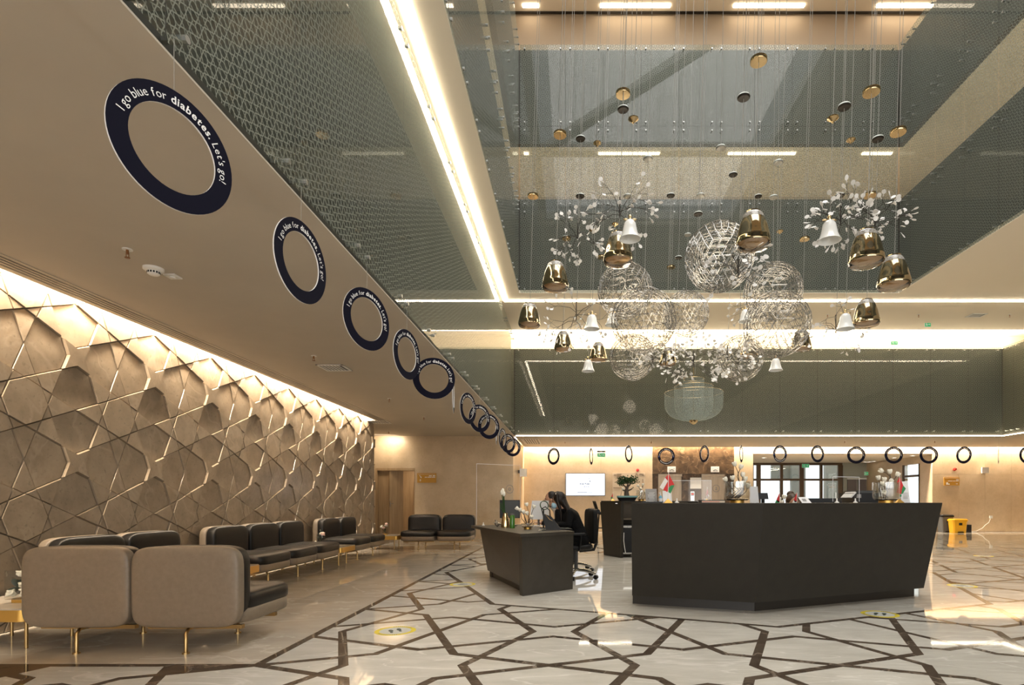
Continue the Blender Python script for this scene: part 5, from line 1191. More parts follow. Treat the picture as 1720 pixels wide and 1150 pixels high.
o = MB().lathe([(0.066, -0.006), (0.056, -0.006), (0.056, 0.006), (0.066, 0.006)], 24, (0, 0, 0), True).build('rim', m_green_leaf, t, local=True); o.matrix_local = Matrix.Translation((0.01, 0, 0.325)) @ Matrix.Rotation(R(75), 4, 'X') @ Matrix.Rotation(R(25), 4, 'Y')
o2 = MB().cyl((0, 0, -0.002), (0, 0, 0.002), 0.056, n=24).build('glass', m_steel, t, local=True); o2.matrix_local = o.matrix_local.copy()
c = Vector((-0.27, 7.62, DT)); t = thing('handbag', 'black slouching handbag with upright handles on the low desk', 'bag', c)
MB().add([(c.x-0.09, c.y-0.05, c.z), (c.x+0.12, c.y-0.05, c.z), (c.x+0.12, c.y+0.06, c.z), (c.x-0.09, c.y+0.06, c.z), (c.x-0.14, c.y-0.02, c.z+0.22), (c.x-0.02, c.y-0.02, c.z+0.18), (c.x-0.02, c.y+0.03, c.z+0.18), (c.x-0.14, c.y+0.03, c.z+0.22)], [(0, 3, 2, 1), (4, 5, 6, 7), (0, 1, 5, 4), (1, 2, 6, 5), (2, 3, 7, 6), (3, 0, 4, 7)]).build('body', m_black, t, 60)
MB().tube([(c.x-0.13, c.y, c.z+0.2), (c.x-0.15, c.y, c.z+0.28), (c.x-0.10, c.y, c.z+0.31), (c.x-0.04, c.y, c.z+0.26), (c.x-0.03, c.y, c.z+0.17)], 0.008, 6).build('handle', m_black, t, 60)
MB().tube([(c.x-0.10, c.y-0.03, c.z+0.21), (c.x-0.04, c.y-0.05, c.z+0.14), (c.x+0.0, c.y-0.052, c.z+0.12)], 0.005, 5).build('chain', m_brass, t, 60)
t = thing('keyboard', 'thin black keyboard on the low desk before the front woman', 'keyboard', (-0.2, 7.75, DT)); MB().prism([(-0.24, 7.62), (0.0, 7.52), (-0.06, 7.75), (-0.3, 7.86)], DT, DT+0.014).build('case', m_black, t); MB().prism([(-0.23, 7.64), (-0.015, 7.55), (-0.065, 7.74), (-0.28, 7.84)], DT+0.014, DT+0.02).build('keys', m_dkgrey, t)
t = thing('crumpled_wrapper', 'crumpled clear plastic wrapper on the low desk', 'wrapper', (-0.40, 7.35, DT))
ic = bmesh.new(); bmesh.ops.create_icosphere(ic, subdivisions=2, radius=0.05)
for v in ic.verts: v.co *= random.uniform(0.6, 1.25); v.co.z = abs(v.co.z)*0.7
mb = MB(); mb.add([v.co+Vector((-0.40, 7.35, DT)) for v in ic.verts], [tuple(v.index for v in f.verts) for f in ic.faces]); ic.free(); mb.build('film', m_clearglass, t)
t = thing('crumpled_wrapper', 'silvery twisted foil ornament near the far corner of the low desk', 'ornament', (-1.1, 8.25, DT))
mb = MB()
for k in range(9): mb.tube([(-1.1, 8.25, DT+0.01), (-1.1+random.uniform(-.05, .05), 8.25+random.uniform(-.05, .05), DT+0.06), (-1.1+random.uniform(-.09, .09), 8.25+random.uniform(-.06, .06), DT+random.uniform(0.03, .12))], 0.006, 5)
mb.build('foil', m_steel, t)
# floor stickers
def sticker(label, x, y, rot):
    d = EYE*F/(y-CY); c = Vector(((x-CX)*d/F, d, FTOP)); r_ = 0.176
    t = thing('floor_sticker', label, 'sticker', c, rot, 'round distancing stickers')
    MB().cyl((0, 0, 0.0), (0, 0, 0.0006), 0.137, n=40).build('disc', m_sticker, t, local=True)
    MB().lathe([(r_, 0.0), (r_, 0.0008), (0.135, 0.0008), (0.135, 0.0)], 48, (0, 0, 0), True).build('yellow_ring', m_yel2, t, local=True)
    fp = MB()
    for s_ in (-1, 1):
        fp.M = Matrix.Translation((s_*0.036, s_*0.012, 0.0008)); fp.ball((0, 0.022, 0), (0.021, 0.048, 0.0004), 1, 1, 12, 4).ball((0.003*s_, -0.044, 0), (0.014, 0.024, 0.0004), 1, 1, 10, 4)
    fp.build('footprints', m_sticker_txt, t, local=True)
    tx = MB()
    for k in range(22):
        a_ = R(20+k*6.6) if k < 11 else R(200+(k-11)*6.6); tx.M = Matrix.Rotation(a_, 4, 'Z') @ Matrix.Translation((0.1555, 0, 0.0009)); tx.box(-0.009, 0.009, -0.0045, 0.0045, 0, 0.0003)
    tx.build('lettering', m_sticker_txt, t, local=True)
sticker('round yellow rimmed distancing sticker on the open floor left of the low desk', 664, 1059, R(25)); sticker('round yellow rimmed distancing sticker in front of the large counter', 1478, 1031, R(-30))
sticker('round yellow rimmed distancing sticker at the plain field corner beside the low desk', 777, 981, R(60)); sticker('faint distancing sticker right of the large counter', 1616, 983.5, R(0)); sticker('far distancing sticker on the right floor', 1652, 933.5, R(0))

# ================================================================== HANGING RINGS
def char_mesh(ch, bold):
    cu = bpy.data.curves.new('glyph', 'FONT'); cu.body = ch; cu.size = 1.0; cu.resolution_u = 2
    if bold: cu.offset = 0.022
    ob = bpy.data.objects.new('glyph', cu); COL.objects.link(ob)
    bpy.context.view_layer.update()
    me = bpy.data.meshes.new_from_object(ob.evaluated_get(bpy.context.evaluated_depsgraph_get()))
    vv = [v.co.copy() for v in me.vertices]; ff = [tuple(p.vertices) for p in me.polygons]
    bpy.data.objects.remove(ob); bpy.data.curves.remove(cu); bpy.data.meshes.remove(me)
    return vv, ff
glyphs = {}
def arc_text(mb, parts, r0, size, mid_deg, inward=False, yoff=-0.006):
    seq = [(ch, b) for s_, b in parts for ch in s_]; adv = []
    for ch, b in seq:
        if ch == ' ': adv.append((0, 0.30)); continue
        if (ch, b) not in glyphs: glyphs[(ch, b)] = char_mesh(ch, b)
        xs_ = [v.x for v in glyphs[(ch, b)][0]]; adv.append((min(xs_), max(xs_)-min(xs_)+0.11))
    tot = sum(a_[1] for a_ in adv)*size; s = -tot/2
    for (ch, b), (x0, w_) in zip(seq, adv):
        m_ = s+w_*size/2; s += w_*size
        if ch == ' ': continue
        vv, ff = glyphs[(ch, b)]
        ang = R(mid_deg)-m_/(r0+size*0.35) if not inward else R(mid_deg)+m_/(r0+size*0.35)
        er = Vector((math.cos(ang), 0, math.sin(ang))); et = Vector((math.sin(ang), 0, -math.cos(ang)))
        if inward: er, et = -er, -et
        base_r = r0 if not inward else -(r0+size*0.72)
        mb.add([Vector((0, yoff, 0))+er*(base_r+v.y*size)+et*((v.x-x0-(w_-0.11)/2)*size) for v in vv], ff)
RO, RI = 0.25, 0.173
n_ = 64; band = MB(); vv = []
for (r_, y) in ((RO, -0.004), (RI, -0.004), (RI, 0.004), (RO, 0.004)):
    for i in range(n_): a_ = 2*math.pi*i/n_; vv.append((r_*math.cos(a_), y, r_*math.sin(a_)))
def q4(a_, b_): return [(a_*n_+i, b_*n_+i, b_*n_+(i+1) % n_, a_*n_+(i+1) % n_) for i in range(n_)]
me_band = MB().add(vv, q4(0, 1)+q4(2, 3)).mesh('band', m_navy, None)
me_edge = MB().add(vv, q4(1, 2)+q4(3, 0)).mesh('edge', m_ringedge, None)
TXT = [('I go blue for ', False), ('diabetes', True), ('. ', True), ("Let's go!", False)]
tx = MB(); arc_text(tx, TXT, 0.192, 0.046, 78); me_t1 = tx.mesh('lettering', m_print)
tx2 = MB(); arc_text(tx2, TXT, 0.192, 0.046, 90); arc_text(tx2, [('World Diabetes Day', True)], 0.192, 0.042, 270, True); me_t2 = tx2.mesh('lettering', m_print)
tk = MB()
for s_ in (-1, 1): tk.add([(s_*0.193, -0.006, -0.03), (s_*0.23, -0.006, -0.03), (s_*0.23, -0.006, 0.0), (s_*0.193, -0.006, 0.0)], [(0, 1, 2, 3) if s_ > 0 else (3, 2, 1, 0)])
me_tick = tk.mesh('blue_mark', M('blue_mark', (0.03, 0.06, 0.25), 0.6))
def ring(label, x, y, z, yaw, ztop, group, two=False):
    t = thing('awareness_ring', label, 'ring', (x, y, z), yaw, group)
    ms = [('band', me_band), ('edge', me_edge), ('lettering', me_t2 if two else me_t1)]+([('blue_marks', me_tick)] if two else [])
    for nm, me in ms: o = link(bpy.data.objects.new(nm, me)); o.parent = t
    MB().cyl((0, 0, RO-0.02), (0, 0, ztop-z), 0.0012, n=4).build('thread', m_wire, t, local=True)
ORD = ['first', 'second', 'third', 'fourth', 'fifth', 'sixth', 'seventh', 'eighth', 'ninth', 'tenth', 'eleventh', 'twelfth', 'thirteenth']
yaws = [65, 80, 65, 75, 15, 99, 70, 50, 40, 95, 75, 48, 33]
for k in range(13):
    ring('navy lettered ring hanging along the left ceiling edge, '+ORD[k]+' from the camera', XL+0.035, 2.39+1.12*k, 2.63, R(yaws[k]), 3.10, 'rings along the left ceiling edge')
hw = [10, 3, 6.5, 14.3, 8, 3, 11.5, 11, 14.3, 14.3, 14.3, 13, 1, 13]
XR_ = [930, 993, 1056, 1119, 1183, 1245, 1310, 1373, 1438, 1501, 1560, 1619, 1677, 1725]
for k in range(14):
    p = P(XR_[k], 766 if k in (0, 1, 3) else (762 if k < 8 else 764), YB)
    xd = p.x/p.y; want = min(hw[k]/14.3, 1.0)
    best = min((abs(abs(math.cos(R(q_))-xd*math.sin(R(q_)))-want), abs(q_), q_) for q_ in range(-88, 89, 2))[2]
    if k in (8, 9, 10): best = -10
    ring('navy ring of the rear row under the lower glass, '+(ORD+['fourteenth'])[k]+' from the left', p.x, p.y, p.z, R(best), ZL+0.04, 'rings of the rear row', k in (3, 6))

# ================================================================== CHANDELIER CLUSTER
TOPZ = 14.85
LEAN = 0.030
def hang(t, z0, zcan, kind, x, y, wires=1):
    """canopy on the cord plus the long suspension wire up to the roof (local coordinates, origin at the lamp)"""
    def at(z): return (LEAN*(z), 0, z)
    zc = zcan
    MB().cyl(at(z0), at(zc), 0.0028, n=5).build('cord', m_wire, t, local=True)
    for k in range(wires):
        dx = (k-(wires-1)/2)*0.035
        a_ = at(zc+0.03); b_ = at(TOPZ-wloc(t).z); MB().cyl((a_[0]+dx, 0, a_[2]), (b_[0]+dx, 0, b_[2]), 0.0032, n=5).build('suspension_wire', m_wire, t, local=True)
    c = at(zc)
    if kind == 'gold':
        MB().lathe([(0.001, -0.0), (0.082, 0.0), (0.085, 0.004), (0.085, 0.036), (0.001, 0.038)], 24, c).build('canopy', m_brass, t, 40, True)
    elif kind == 'cone':
        MB().lathe([(0.001, -0.012), (0.010, -0.010), (0.012, 0.0), (0.056, 0.034), (0.056, 0.046), (0.02, 0.06), (0.001, 0.06)], 16, c).build('canopy', m_brass, t, 25, True)
    else:
        m_ = m_canopy_dk if kind == 'dark' else m_canopy_si; r_ = 0.066
        MB().lathe([(0.001, 0.004), (r_*0.85, 0.0), (r_, 0.010), (r_, 0.018)], 24, c).build('canopy', m_, t, 40, True)
        MB().lathe([(r_+0.002, 0.018), (r_*0.9, 0.034), (0.001, 0.042)], 24, c).build('canopy_cap', m_canopy_toplit, t, 40, True)
# gold bell pendants
def mb_mesh(mb, name, mat_, sm=50): return mb.mesh(name, mat_, sm)
GR = 0.175
me_gbody = mb_mesh(MB().shell([(0.114, 0.272), (0.130, 0.238), (0.146, 0.185), (0.158, 0.13), (0.168, 0.085), (0.174, 0.066), (0.172, 0.056), (0.177, 0.040), (0.172, 0.014)], 40), 'shade', m_gold)
me_gcap = mb_mesh(MB().lathe([(0.114, 0.273), (0.104, 0.308), (0.090, 0.330), (0.066, 0.342), (0.001, 0.344)], 32), 'glass_cap', m_capglass)
me_glens = mb_mesh(MB().shell([(0.172, 0.014), (0.158, -0.010), (0.12, -0.022), (0.06, -0.027), (0.001, -0.027)], 36), 'lens', m_amber)
me_gcore = mb_mesh(MB().lathe([(0.001, 0.03), (0.13, 0.03), (0.155, 0.05), (0.10, 0.09), (0.001, 0.10)], 24), 'reflector', M('bronze_reflector', (0.62, 0.50, 0.33), 0.35, 0.3))
me_gcol = mb_mesh(MB().lathe([(0.075, 0.342), (0.075, 0.350), (0.022, 0.352), (0.012, 0.372), (0.001, 0.374)], 24), 'collar', m_brass)
golds = [((1265, 387, 5.8), 'large one at the top centre'), ((1455, 417, 5.9), 'upper right'), ((1038, 418, 6.65), 'upper left of the wire spheres'), ((933, 464, 7.4), 'far left upper'), ((1501, 458, 6.4), 'rightmost'),
         ((889, 530, 9.0), 'leftmost, before the soffit light line'), ((1455, 526, 7.9), 'lower right beside a white bell'), ((946, 574, 11.0), 'lower left among white leaves'), ((1005, 592, 11.4), 'lower left beside a wire sphere'),
         ((1122, 600, 11.8), 'low centre left among leaves'), ((1258, 586, 11.75), 'low centre right inside a wire sphere'), ((1346, 572, 10.0), 'lower right by the big wire sphere')]
cany = {0: 105, 1: 157, 2: 160, 3: 228, 4: 224, 5: 331, 6: 330, 7: 402, 8: 433, 9: 450, 10: 432, 11: 403}
for i, ((x, y, d), w_) in enumerate(golds):
    c = P(x, y, d); t = thing('gold_pendant', 'gold mirrored bell pendant lamp, '+w_, 'pendant lamp', (c.x, c.y, c.z-0.16), group='gold bell pendants')
    for nm, me in (('shade', me_gbody), ('glass_cap', me_gcap), ('lens', me_glens), ('reflector', me_gcore), ('collar', me_gcol)):
        o = link(bpy.data.objects.new(nm, me)); o.parent = t
    zc = P(x, cany[i], d).z-wloc(t).z
    hang(t, 0.37, zc, 'gold', c.x, c.y, 2)
# white porcelain bells
me_bell = mb_mesh(MB().shell([(0.018, 0.205), (0.045, 0.197), (0.064, 0.165), (0.073, 0.12), (0.085, 0.065), (0.102, 0.025), (0.116, 0.0), (0.110, 0.0), (0.096, 0.025), (0.079, 0.065), (0.067, 0.12), (0.057, 0.16), (0.001, 0.188)], 32), 'bell', m_porcelain)
bh = MB().lathe([(0.022, 0.202), (0.026, 0.215), (0.012, 0.22), (0.014, 0.235), (0.02, 0.245), (0.012, 0.26), (0.001, 0.262)], 16)
for k in range(2): bh.ball(((-1)**k*0.045, 0, 0.213), (0.03, 0.012, 0.010), 1, 1, 10, 6)
me_bhead = mb_mesh(bh, 'brass_bow', m_brass)
bells = [((1058, 386, 6.1), 206, 'hidden behind leaves at upper left'), ((1393, 388, 5.75), 205, 'tangled in leaves at upper right'), ((994, 541, 8.0), 245, 'left, before the soffit'), ((988, 614, 10.0), 390, 'lowest on the left'),
         ((1303, 612, 9.6), 392, 'lowest on the right'), ((1420, 540, 7.4), 240, 'right, beside a gold pendant'), ((1252, 530, 9.6), 400, 'beside the right wire spheres'), ((1028, 536, 9.4), 380, 'half hidden by the left wire spheres')]
for i, ((x, y, d), yc, w_) in enumerate(bells):
    c = P(x, y, d); t = thing('bell_lamp', 'white porcelain bell lamp with brass bow, '+w_, 'pendant lamp', (c.x, c.y, c.z-0.10), group='white bell lamps')
    for nm, me in (('bell', me_bell), ('brass_bow', me_bhead)): o = link(bpy.data.objects.new(nm, me)); o.parent = t
    hang(t, 0.26, P(x, yc, d).z-wloc(t).z, 'cone', c.x, c.y)
# wire mesh spheres
bm = bmesh.new(); bmesh.ops.create_icosphere(bm, subdivisions=1, radius=1.0); bm.verts.ensure_lookup_table()
ico_f = [[v.co.copy() for v in f.verts] for f in bm.faces]; bm.free(); gv = []; gk = {}; ge_ = set(); NF = 5
def gid(p):
    p = p.normalized(); k = (round(p.x, 4), round(p.y, 4), round(p.z, 4))
    if k not in gk: gk[k] = len(gv); gv.append(p)
    return gk[k]
for (A_, B_, C_) in ico_f:
    def pt_(i, j): return gid(A_*(NF-i-j)/NF+B_*i/NF+C_*j/NF)
    for i in range(NF):
        for j in range(NF-i):
            a_, b_, c_ = pt_(i, j), pt_(i+1, j), pt_(i, j+1)
            for e in ((a_, b_), (b_, c_), (c_, a_)): ge_.add((min(e), max(e)))
SR = 0.445
def edges_mesh(scale, rad, name, keep=None, mat_=m_spherewire):
    mb = MB()
    for e in sorted(ge_):
        a_, b_ = gv[e[0]]*scale, gv[e[1]]*scale
        mb.cyl(a_, b_, rad, n=3, caps=False)
    return mb.mesh(name, mat_)
me_so = edges_mesh(SR, 0.0030, 'outer_mesh')
me_si = edges_mesh(SR*0.90, 0.0022, 'inner_mesh')
mb = MB()
for v in gv: mb.cyl(v*SR*0.90, v*SR*1.0, 0.0035, n=3)
me_sp = mb.mesh('led_pins', m_spherewire)
mb = MB()
for v in gv: mb.add([v*SR+Vector(q_)*0.0045 for q_ in ((1, 0, 0), (0, 1, 0), (0, 0, 1), (-1, 0, 0), (0, -1, 0), (0, 0, -1))], [(0, 1, 2), (1, 3, 2), (3, 4, 2), (4, 0, 2), (1, 0, 5), (3, 1, 5), (4, 3, 5), (0, 4, 5)])
me_sl = mb.mesh('leds', m_led)
spheres = [((1208, 432, 7.42), 248, 'highest, right of centre'), ((1050, 488, 9.2), 330, 'upper left'), ((1298, 490, 8.8), 331, 'upper right'), ((1081, 538, 7.8), 267, 'large, left of centre'), ((1152, 527, 11.1), 395, 'small looking, in the middle'),
           ((1305, 545, 7.7), 271, 'large, at right'), ((1062, 600, 11.0), 400, 'lowest left'), ((1243, 602, 11.0), 400, 'lowest right')]
for i, ((x, y, d), yc, w_) in enumerate(spheres):
    c = P(x, y, d); t = thing('wire_sphere_lamp', 'silver wire mesh sphere lamp, '+w_, 'pendant lamp', c, random.uniform(0, 1), 'wire mesh sphere lamps')
    for nm, me in (('outer_mesh', me_so), ('inner_mesh', me_si), ('led_pins', me_sp), ('leds', me_sl)): o = link(bpy.data.objects.new(nm, me)); o.parent = t; nm in ('led_pins', 'leds') and o.__setitem__('kind', 'stuff')
    pl_ = bpy.data.lights.new('sphere_glow', 'POINT'); pl_.energy = 13; pl_.color = (1.0, 0.86, 0.66); pl_.shadow_soft_size = 0.25
    lo_ = link(bpy.data.objects.new('sphere_glow', pl_)); lo_.parent = t
    hang(t, -0.1, P(x, yc, d).z-c.z, 'silver', c.x, c.y)
# leafy branch lamps
def leaf_mesh():
    mb = MB(); mb.cyl((0, 0, 0.042), (0, 0.004, 0.042), 0.025, n=14); mb.box(-0.004, 0.004, 0.0, 0.004, -0.012, 0.022); return mb
me_leaf = leaf_mesh().mesh('leaf', m_leaf, None)
lf_v = [v.copy() for v in leaf_mesh().v]; lf_f = leaf_mesh().f
def branch_lamp(label, x, y, d, yc, size, nleaf, up, seed, separate):
    rnd = random.Random(seed); c = P(x, y, d)
    t = thing('branch_lamp', label, 'pendant lamp', c, 0, 'leafy branch lamps')
    MB().cyl((0, 0, size*0.1), (0, 0, size*0.62), 0.007, n=6).build('stem', m_branch, t, local=True)
    br = MB(); tips = []
    nb = 9
    for b in range(nb):
        az = 2*math.pi*b/nb+rnd.uniform(-.25, .25); el = rnd.uniform(-0.7, 0.75) if not up else rnd.uniform(-0.5, 0.9)
        p0 = Vector((0, 0, size*rnd.uniform(0.05, 0.3)))
        dirv = Vector((math.cos(az)*math.cos(el), math.sin(az)*math.cos(el), math.sin(el)))
        p1 = p0+dirv*size*rnd.uniform(0.35, 0.5); br.tube([p0, p0+(p1-p0)*0.5+Vector((0, 0, 0.03)), p1], 0.0035, 5)
        for k in range(max(2, nleaf//(nb*2))):
            d2 = (dirv+Vector((rnd.uniform(-.8, .8), rnd.uniform(-.8, .8), rnd.uniform(-.8, .6)))).normalized()
            p2 = p1+d2*size*rnd.uniform(0.18, 0.3); br.tube([p1, p2], 0.0025, 4)
            for q_ in range(2):
                d3 = (d2+Vector((rnd.uniform(-.9, .9), rnd.uniform(-.9, .9), rnd.uniform(-.9, .7)))).normalized()
                p3 = p2+d3*size*rnd.uniform(0.12, 0.30); br.tube([p2, p3], 0.002, 4); tips.append((p3, d3))
    br.build('branches', m_branch, t, local=True)
    lm = MB()
    for (p, dv) in tips:
        M_ = Matrix.Translation(p) @ dv.to_track_quat('Z', 'Y').to_matrix().to_4x4() @ Matrix.Rotation(rnd.uniform(0, 6.28), 4, 'Z')
        if separate: o = link(bpy.data.objects.new('leaf', me_leaf)); o.parent = t; o.matrix_local = M_
        else: lm.M = M_; lm.add(lf_v, lf_f)
    if not separate: tag(lm.build('leaves', m_leaf, t, local=True), kind='stuff')
    hang(t, size*0.6, P(x, yc, d).z-c.z, 'dark', c.x, c.y)
BR = [(1041, 372, 6.6, 186, 0.46, 54, 1, 'dense one at the upper left, behind a gold pendant', 1), (970, 405, 7.6, 235, 0.40, 54, 0, 'upper left, beside a gold pendant', 1), (1412, 382, 5.9, 182, 0.36, 54, 1, 'upper right, around a white bell', 1), (1470, 388, 6.6, 236, 0.40, 54, 1, 'far upper right, behind a gold pendant', 1),
      (1240, 470, 5.9, 166, 0.40, 36, 0, 'in front of the highest wire sphere', 0), (968, 545, 8.5, 331, 0.62, 36, 0, 'left, with bare dark twigs before the soffit', 0), (945, 572, 11.4, 400, 0.55, 36, 0, 'lower left around a gold pendant', 0), (1118, 620, 9.2, 330, 0.42, 72, 0, 'low, left above the bowl chandelier', 0),
      (1165, 618, 8.4, 361, 0.42, 72, 0, 'low, just above the bowl chandelier', 0), (1222, 610, 8.8, 295, 0.45, 72, 0, 'low, right above the bowl chandelier', 0), (1268, 520, 10.2, 331, 0.55, 36, 0, 'between the two right wire spheres', 0), (1404, 565, 8.4, 330, 0.52, 36, 0, 'right, with twigs spread before the bright cove', 0), (1240, 616, 9.9, 400, 0.42, 36, 0, 'low, in front of the lowest right wire sphere', 0), (1135, 590, 10.5, 434, 0.42, 36, 0, 'centre, behind the leaves over the bowl', 0)]
for i, (x, y, d, yc, sz, nl, up, w_, sep) in enumerate(BR):
    branch_lamp('branch lamp with white leaf discs, '+w_, x, y, d, yc, sz, nl, up, 100+i, bool(sep))
# bowl chandelier of fine metal mesh
c = P(1165, 712, 9.03)
t = thing('bowl_chandelier', 'translucent bowl shaped chandelier of nested fine mesh with gold tip', 'chandelier', c)
for (rr, top) in ((0.46, 0.50), (0.305, 0.60), (0.165, 0.72)):
    prof = [(0.02, 0.055)]
    for k in range(9): a_ = R(90*k/8); prof.append((0.02+(rr-0.02)*math.sin(a_)**0.8, 0.055+0.26*(1-math.cos(a_))))
    prof.append((rr, top)); MB().shell(prof, 40, c).build('mesh_bowl', m_veil, t, 60)
    MB().lathe([(rr, top-0.003), (rr+0.003, top), (rr, top+0.003), (rr-0.003, top)], 40, c, True).build('rim', m_brass, t)
MB().lathe([(0.001, -0.01), (0.03, 0.0), (0.062, 0.03), (0.070, 0.06), (0.001, 0.062)], 24, c).build('gold_tip', m_brass, t, 50)
MB().cyl((c.x, c.y, c.z+0.06), (c.x, c.y, c.z+0.9), 0.004, n=6).build('rod', m_brass, t)
hang(t, 0.8, P(1165, 330, 9.03).z-c.z, 'silver', c.x, c.y, 2)

# ================================================================== PEOPLE
def skin_person(name, label, base, J, E_, head, face_dir, extra, mats, hair, hands):
    """J: joints {name: (pos, radius)}; one skinned, remeshed body; hair and clothing are children"""
    t = None
    mb = MB()
    for a_, b_ in E_:
        pa, ra = Vector(J[a_][0]), J[a_][1]; pb, rb = Vector(J[b_][0]), J[b_][1]
        ra = ra if isinstance(ra, tuple) else (ra, ra); rb = rb if isinstance(rb, tuple) else (rb, rb)
        ns = max(3, int((pb-pa).length/(0.35*min(min(ra), min(rb))))+1)
        for k in range(ns+1):
            u = k/ns; rx, ry = ra[0]+(rb[0]-ra[0])*u, ra[1]+(rb[1]-ra[1])*u
            mb.ball(pa.lerp(pb, u), (rx, ry, (rx+ry)/2), 1, 1, 14, 10)
    H = Matrix.Translation(head) @ face_dir       # head frame: local -Y looks forward, Z up
    mb.M = H
    mb.ball((0, 0.012, 0.02), (0.074, 0.092, 0.105), 1, 1, 20, 14).ball((0, -0.022, -0.055), (0.052, 0.062, 0.058), 0.9, 0.9, 16, 10)
    mb.ball((0, -0.092, -0.012), (0.012, 0.018, 0.024), 1, 1, 10, 8).ball((0, -0.078, -0.052), (0.024, 0.012, 0.012), 1, 1, 10, 6)
    for s_ in (-1, 1): mb.ball((s_*0.074, 0.01, -0.005), (0.010, 0.020, 0.030), 1, 1, 10, 8)
    mb.M = None
    for (wrist, tipdir, up_) in hands:
        wv = Vector(wrist); td = Vector(tipdir).normalized(); uv = Vector(up_).normalized(); sd = td.cross(uv)
        mb.M = Matrix.Translation(wv) @ Matrix((sd, td, uv)).transposed().to_4x4()
        mb.ball((0, 0.045, 0), (0.040, 0.052, 0.016), 0.8, 0.8, 14, 8)
        for k in range(4):
            x = -0.030+0.020*k; L_ = (0.062, 0.075, 0.07, 0.055)[k]; mb.tube([(x, 0.075, 0.0), (x*1.1, 0.075+L_*0.5, 0.006), (x*1.1, 0.075+L_*0.85, -0.012)], 0.0085, 6, 0.007)
        mb.tube([(0.030, 0.03, -0.004), (0.055, 0.06, -0.010), (0.058, 0.09, -0.016)], 0.010, 6, 0.008); mb.M = None
    me2 = mb.mesh(name+'_raw', m_skin); o = link(bpy.data.objects.new(name, me2))
    rm = o.modifiers.new('remesh', 'REMESH'); rm.mode = 'VOXEL'; rm.voxel_size = 0.0075
    sm_ = o.modifiers.new('smooth', 'SMOOTH'); sm_.iterations = 5; sm_.factor = 0.5
    bpy.context.view_layer.update()
    me3 = bpy.data.meshes.new_from_object(o.evaluated_get(bpy.context.evaluated_depsgraph_get())); o.modifiers.clear(); o.data = me3
    me3.materials.clear()
    for m_ in mats: me3.materials.append(m_)
    hv = Vector(head); Hi = H.inverted()
    for p in me3.polygons:
        cc = Vector(p.center); p.use_smooth = True
        lc = Hi @ cc; idx = 1
        if lc.z > -0.115 and lc.length < 0.22: idx = 0
        for (wrist, td, up_) in hands:
            if (cc-Vector(wrist)).dot(Vector(td).normalized()) > -0.005 and (cc-Vector(wrist)).length < 0.2 and abs(cc.z-wrist[2]) < 0.06: idx = 0
        for fn, k in extra:
            if fn(cc, lc): idx = k
        p.material_index = idx
    o.name = name; tag(o, label, 'person')
    # put the origin at the base
    for v in me3.vertices: v.co -= Vector(base)
    o.location = base
    hm = MB(); hair(hm, H); hm.build('hair', hair_mat[0], o, 60)
    ey = MB(); ey.M = H
    for s_ in (-1, 1): ey.ball((s_*0.030, -0.076, 0.012), (0.013, 0.009, 0.007), 1, 1, 10, 6)
    ey.build('eyes', m_black, o, 60)
    return o, H
hair_mat = [m_hair]
def FD(yaw, pitch=0): return (Matrix.Rotation(yaw, 4, 'Z') @ Matrix.Rotation(pitch, 4, 'X'))
def long_hair(hm, H):
    hm.M = H
    hm.ball((0, 0.028, 0.035), (0.092, 0.100, 0.108), 1, 1, 24, 16)
    
    path = [(0, 0.05, 0.03, 0.085, 0.075), (0, 0.085, -0.05, 0.088, 0.06), (0, 0.12, -0.13, 0.095, 0.05), (0, 0.175, -0.22, 0.095, 0.045), (0, 0.235, -0.31, 0.085, 0.035), (0, 0.275, -0.40, 0.07, 0.026), (0, 0.30, -0.47, 0.045, 0.016)]
    for k in range(len(path)-1):
        for u in (0, 0.25, 0.5, 0.75):
            q_ = [path[k][m_]+(path[k+1][m_]-path[k][m_])*u for m_ in range(5)]; hm.ball(q_[:3], (q_[3], q_[4], 0.05), 1, 1, 14, 10)
    for s_ in (-1, 1): hm.tube([(s_*0.062, 0.0, 0.09), (s_*0.078, -0.008, 0.0), (s_*0.082, 0.015, -0.10), (s_*0.085, 0.02, -0.20), (s_*0.08, 0.01, -0.30)], 0.034, 10, 0.012)
    hm.M = None
def up_hair(hm, H):
    hm.M = H; hm.ball((0, 0.03, 0.038), (0.085, 0.092, 0.098), 1, 1, 24, 16).ball((0, 0.12, 0.09), (0.05, 0.045, 0.045), 1, 1, 14, 10); hm.M = None
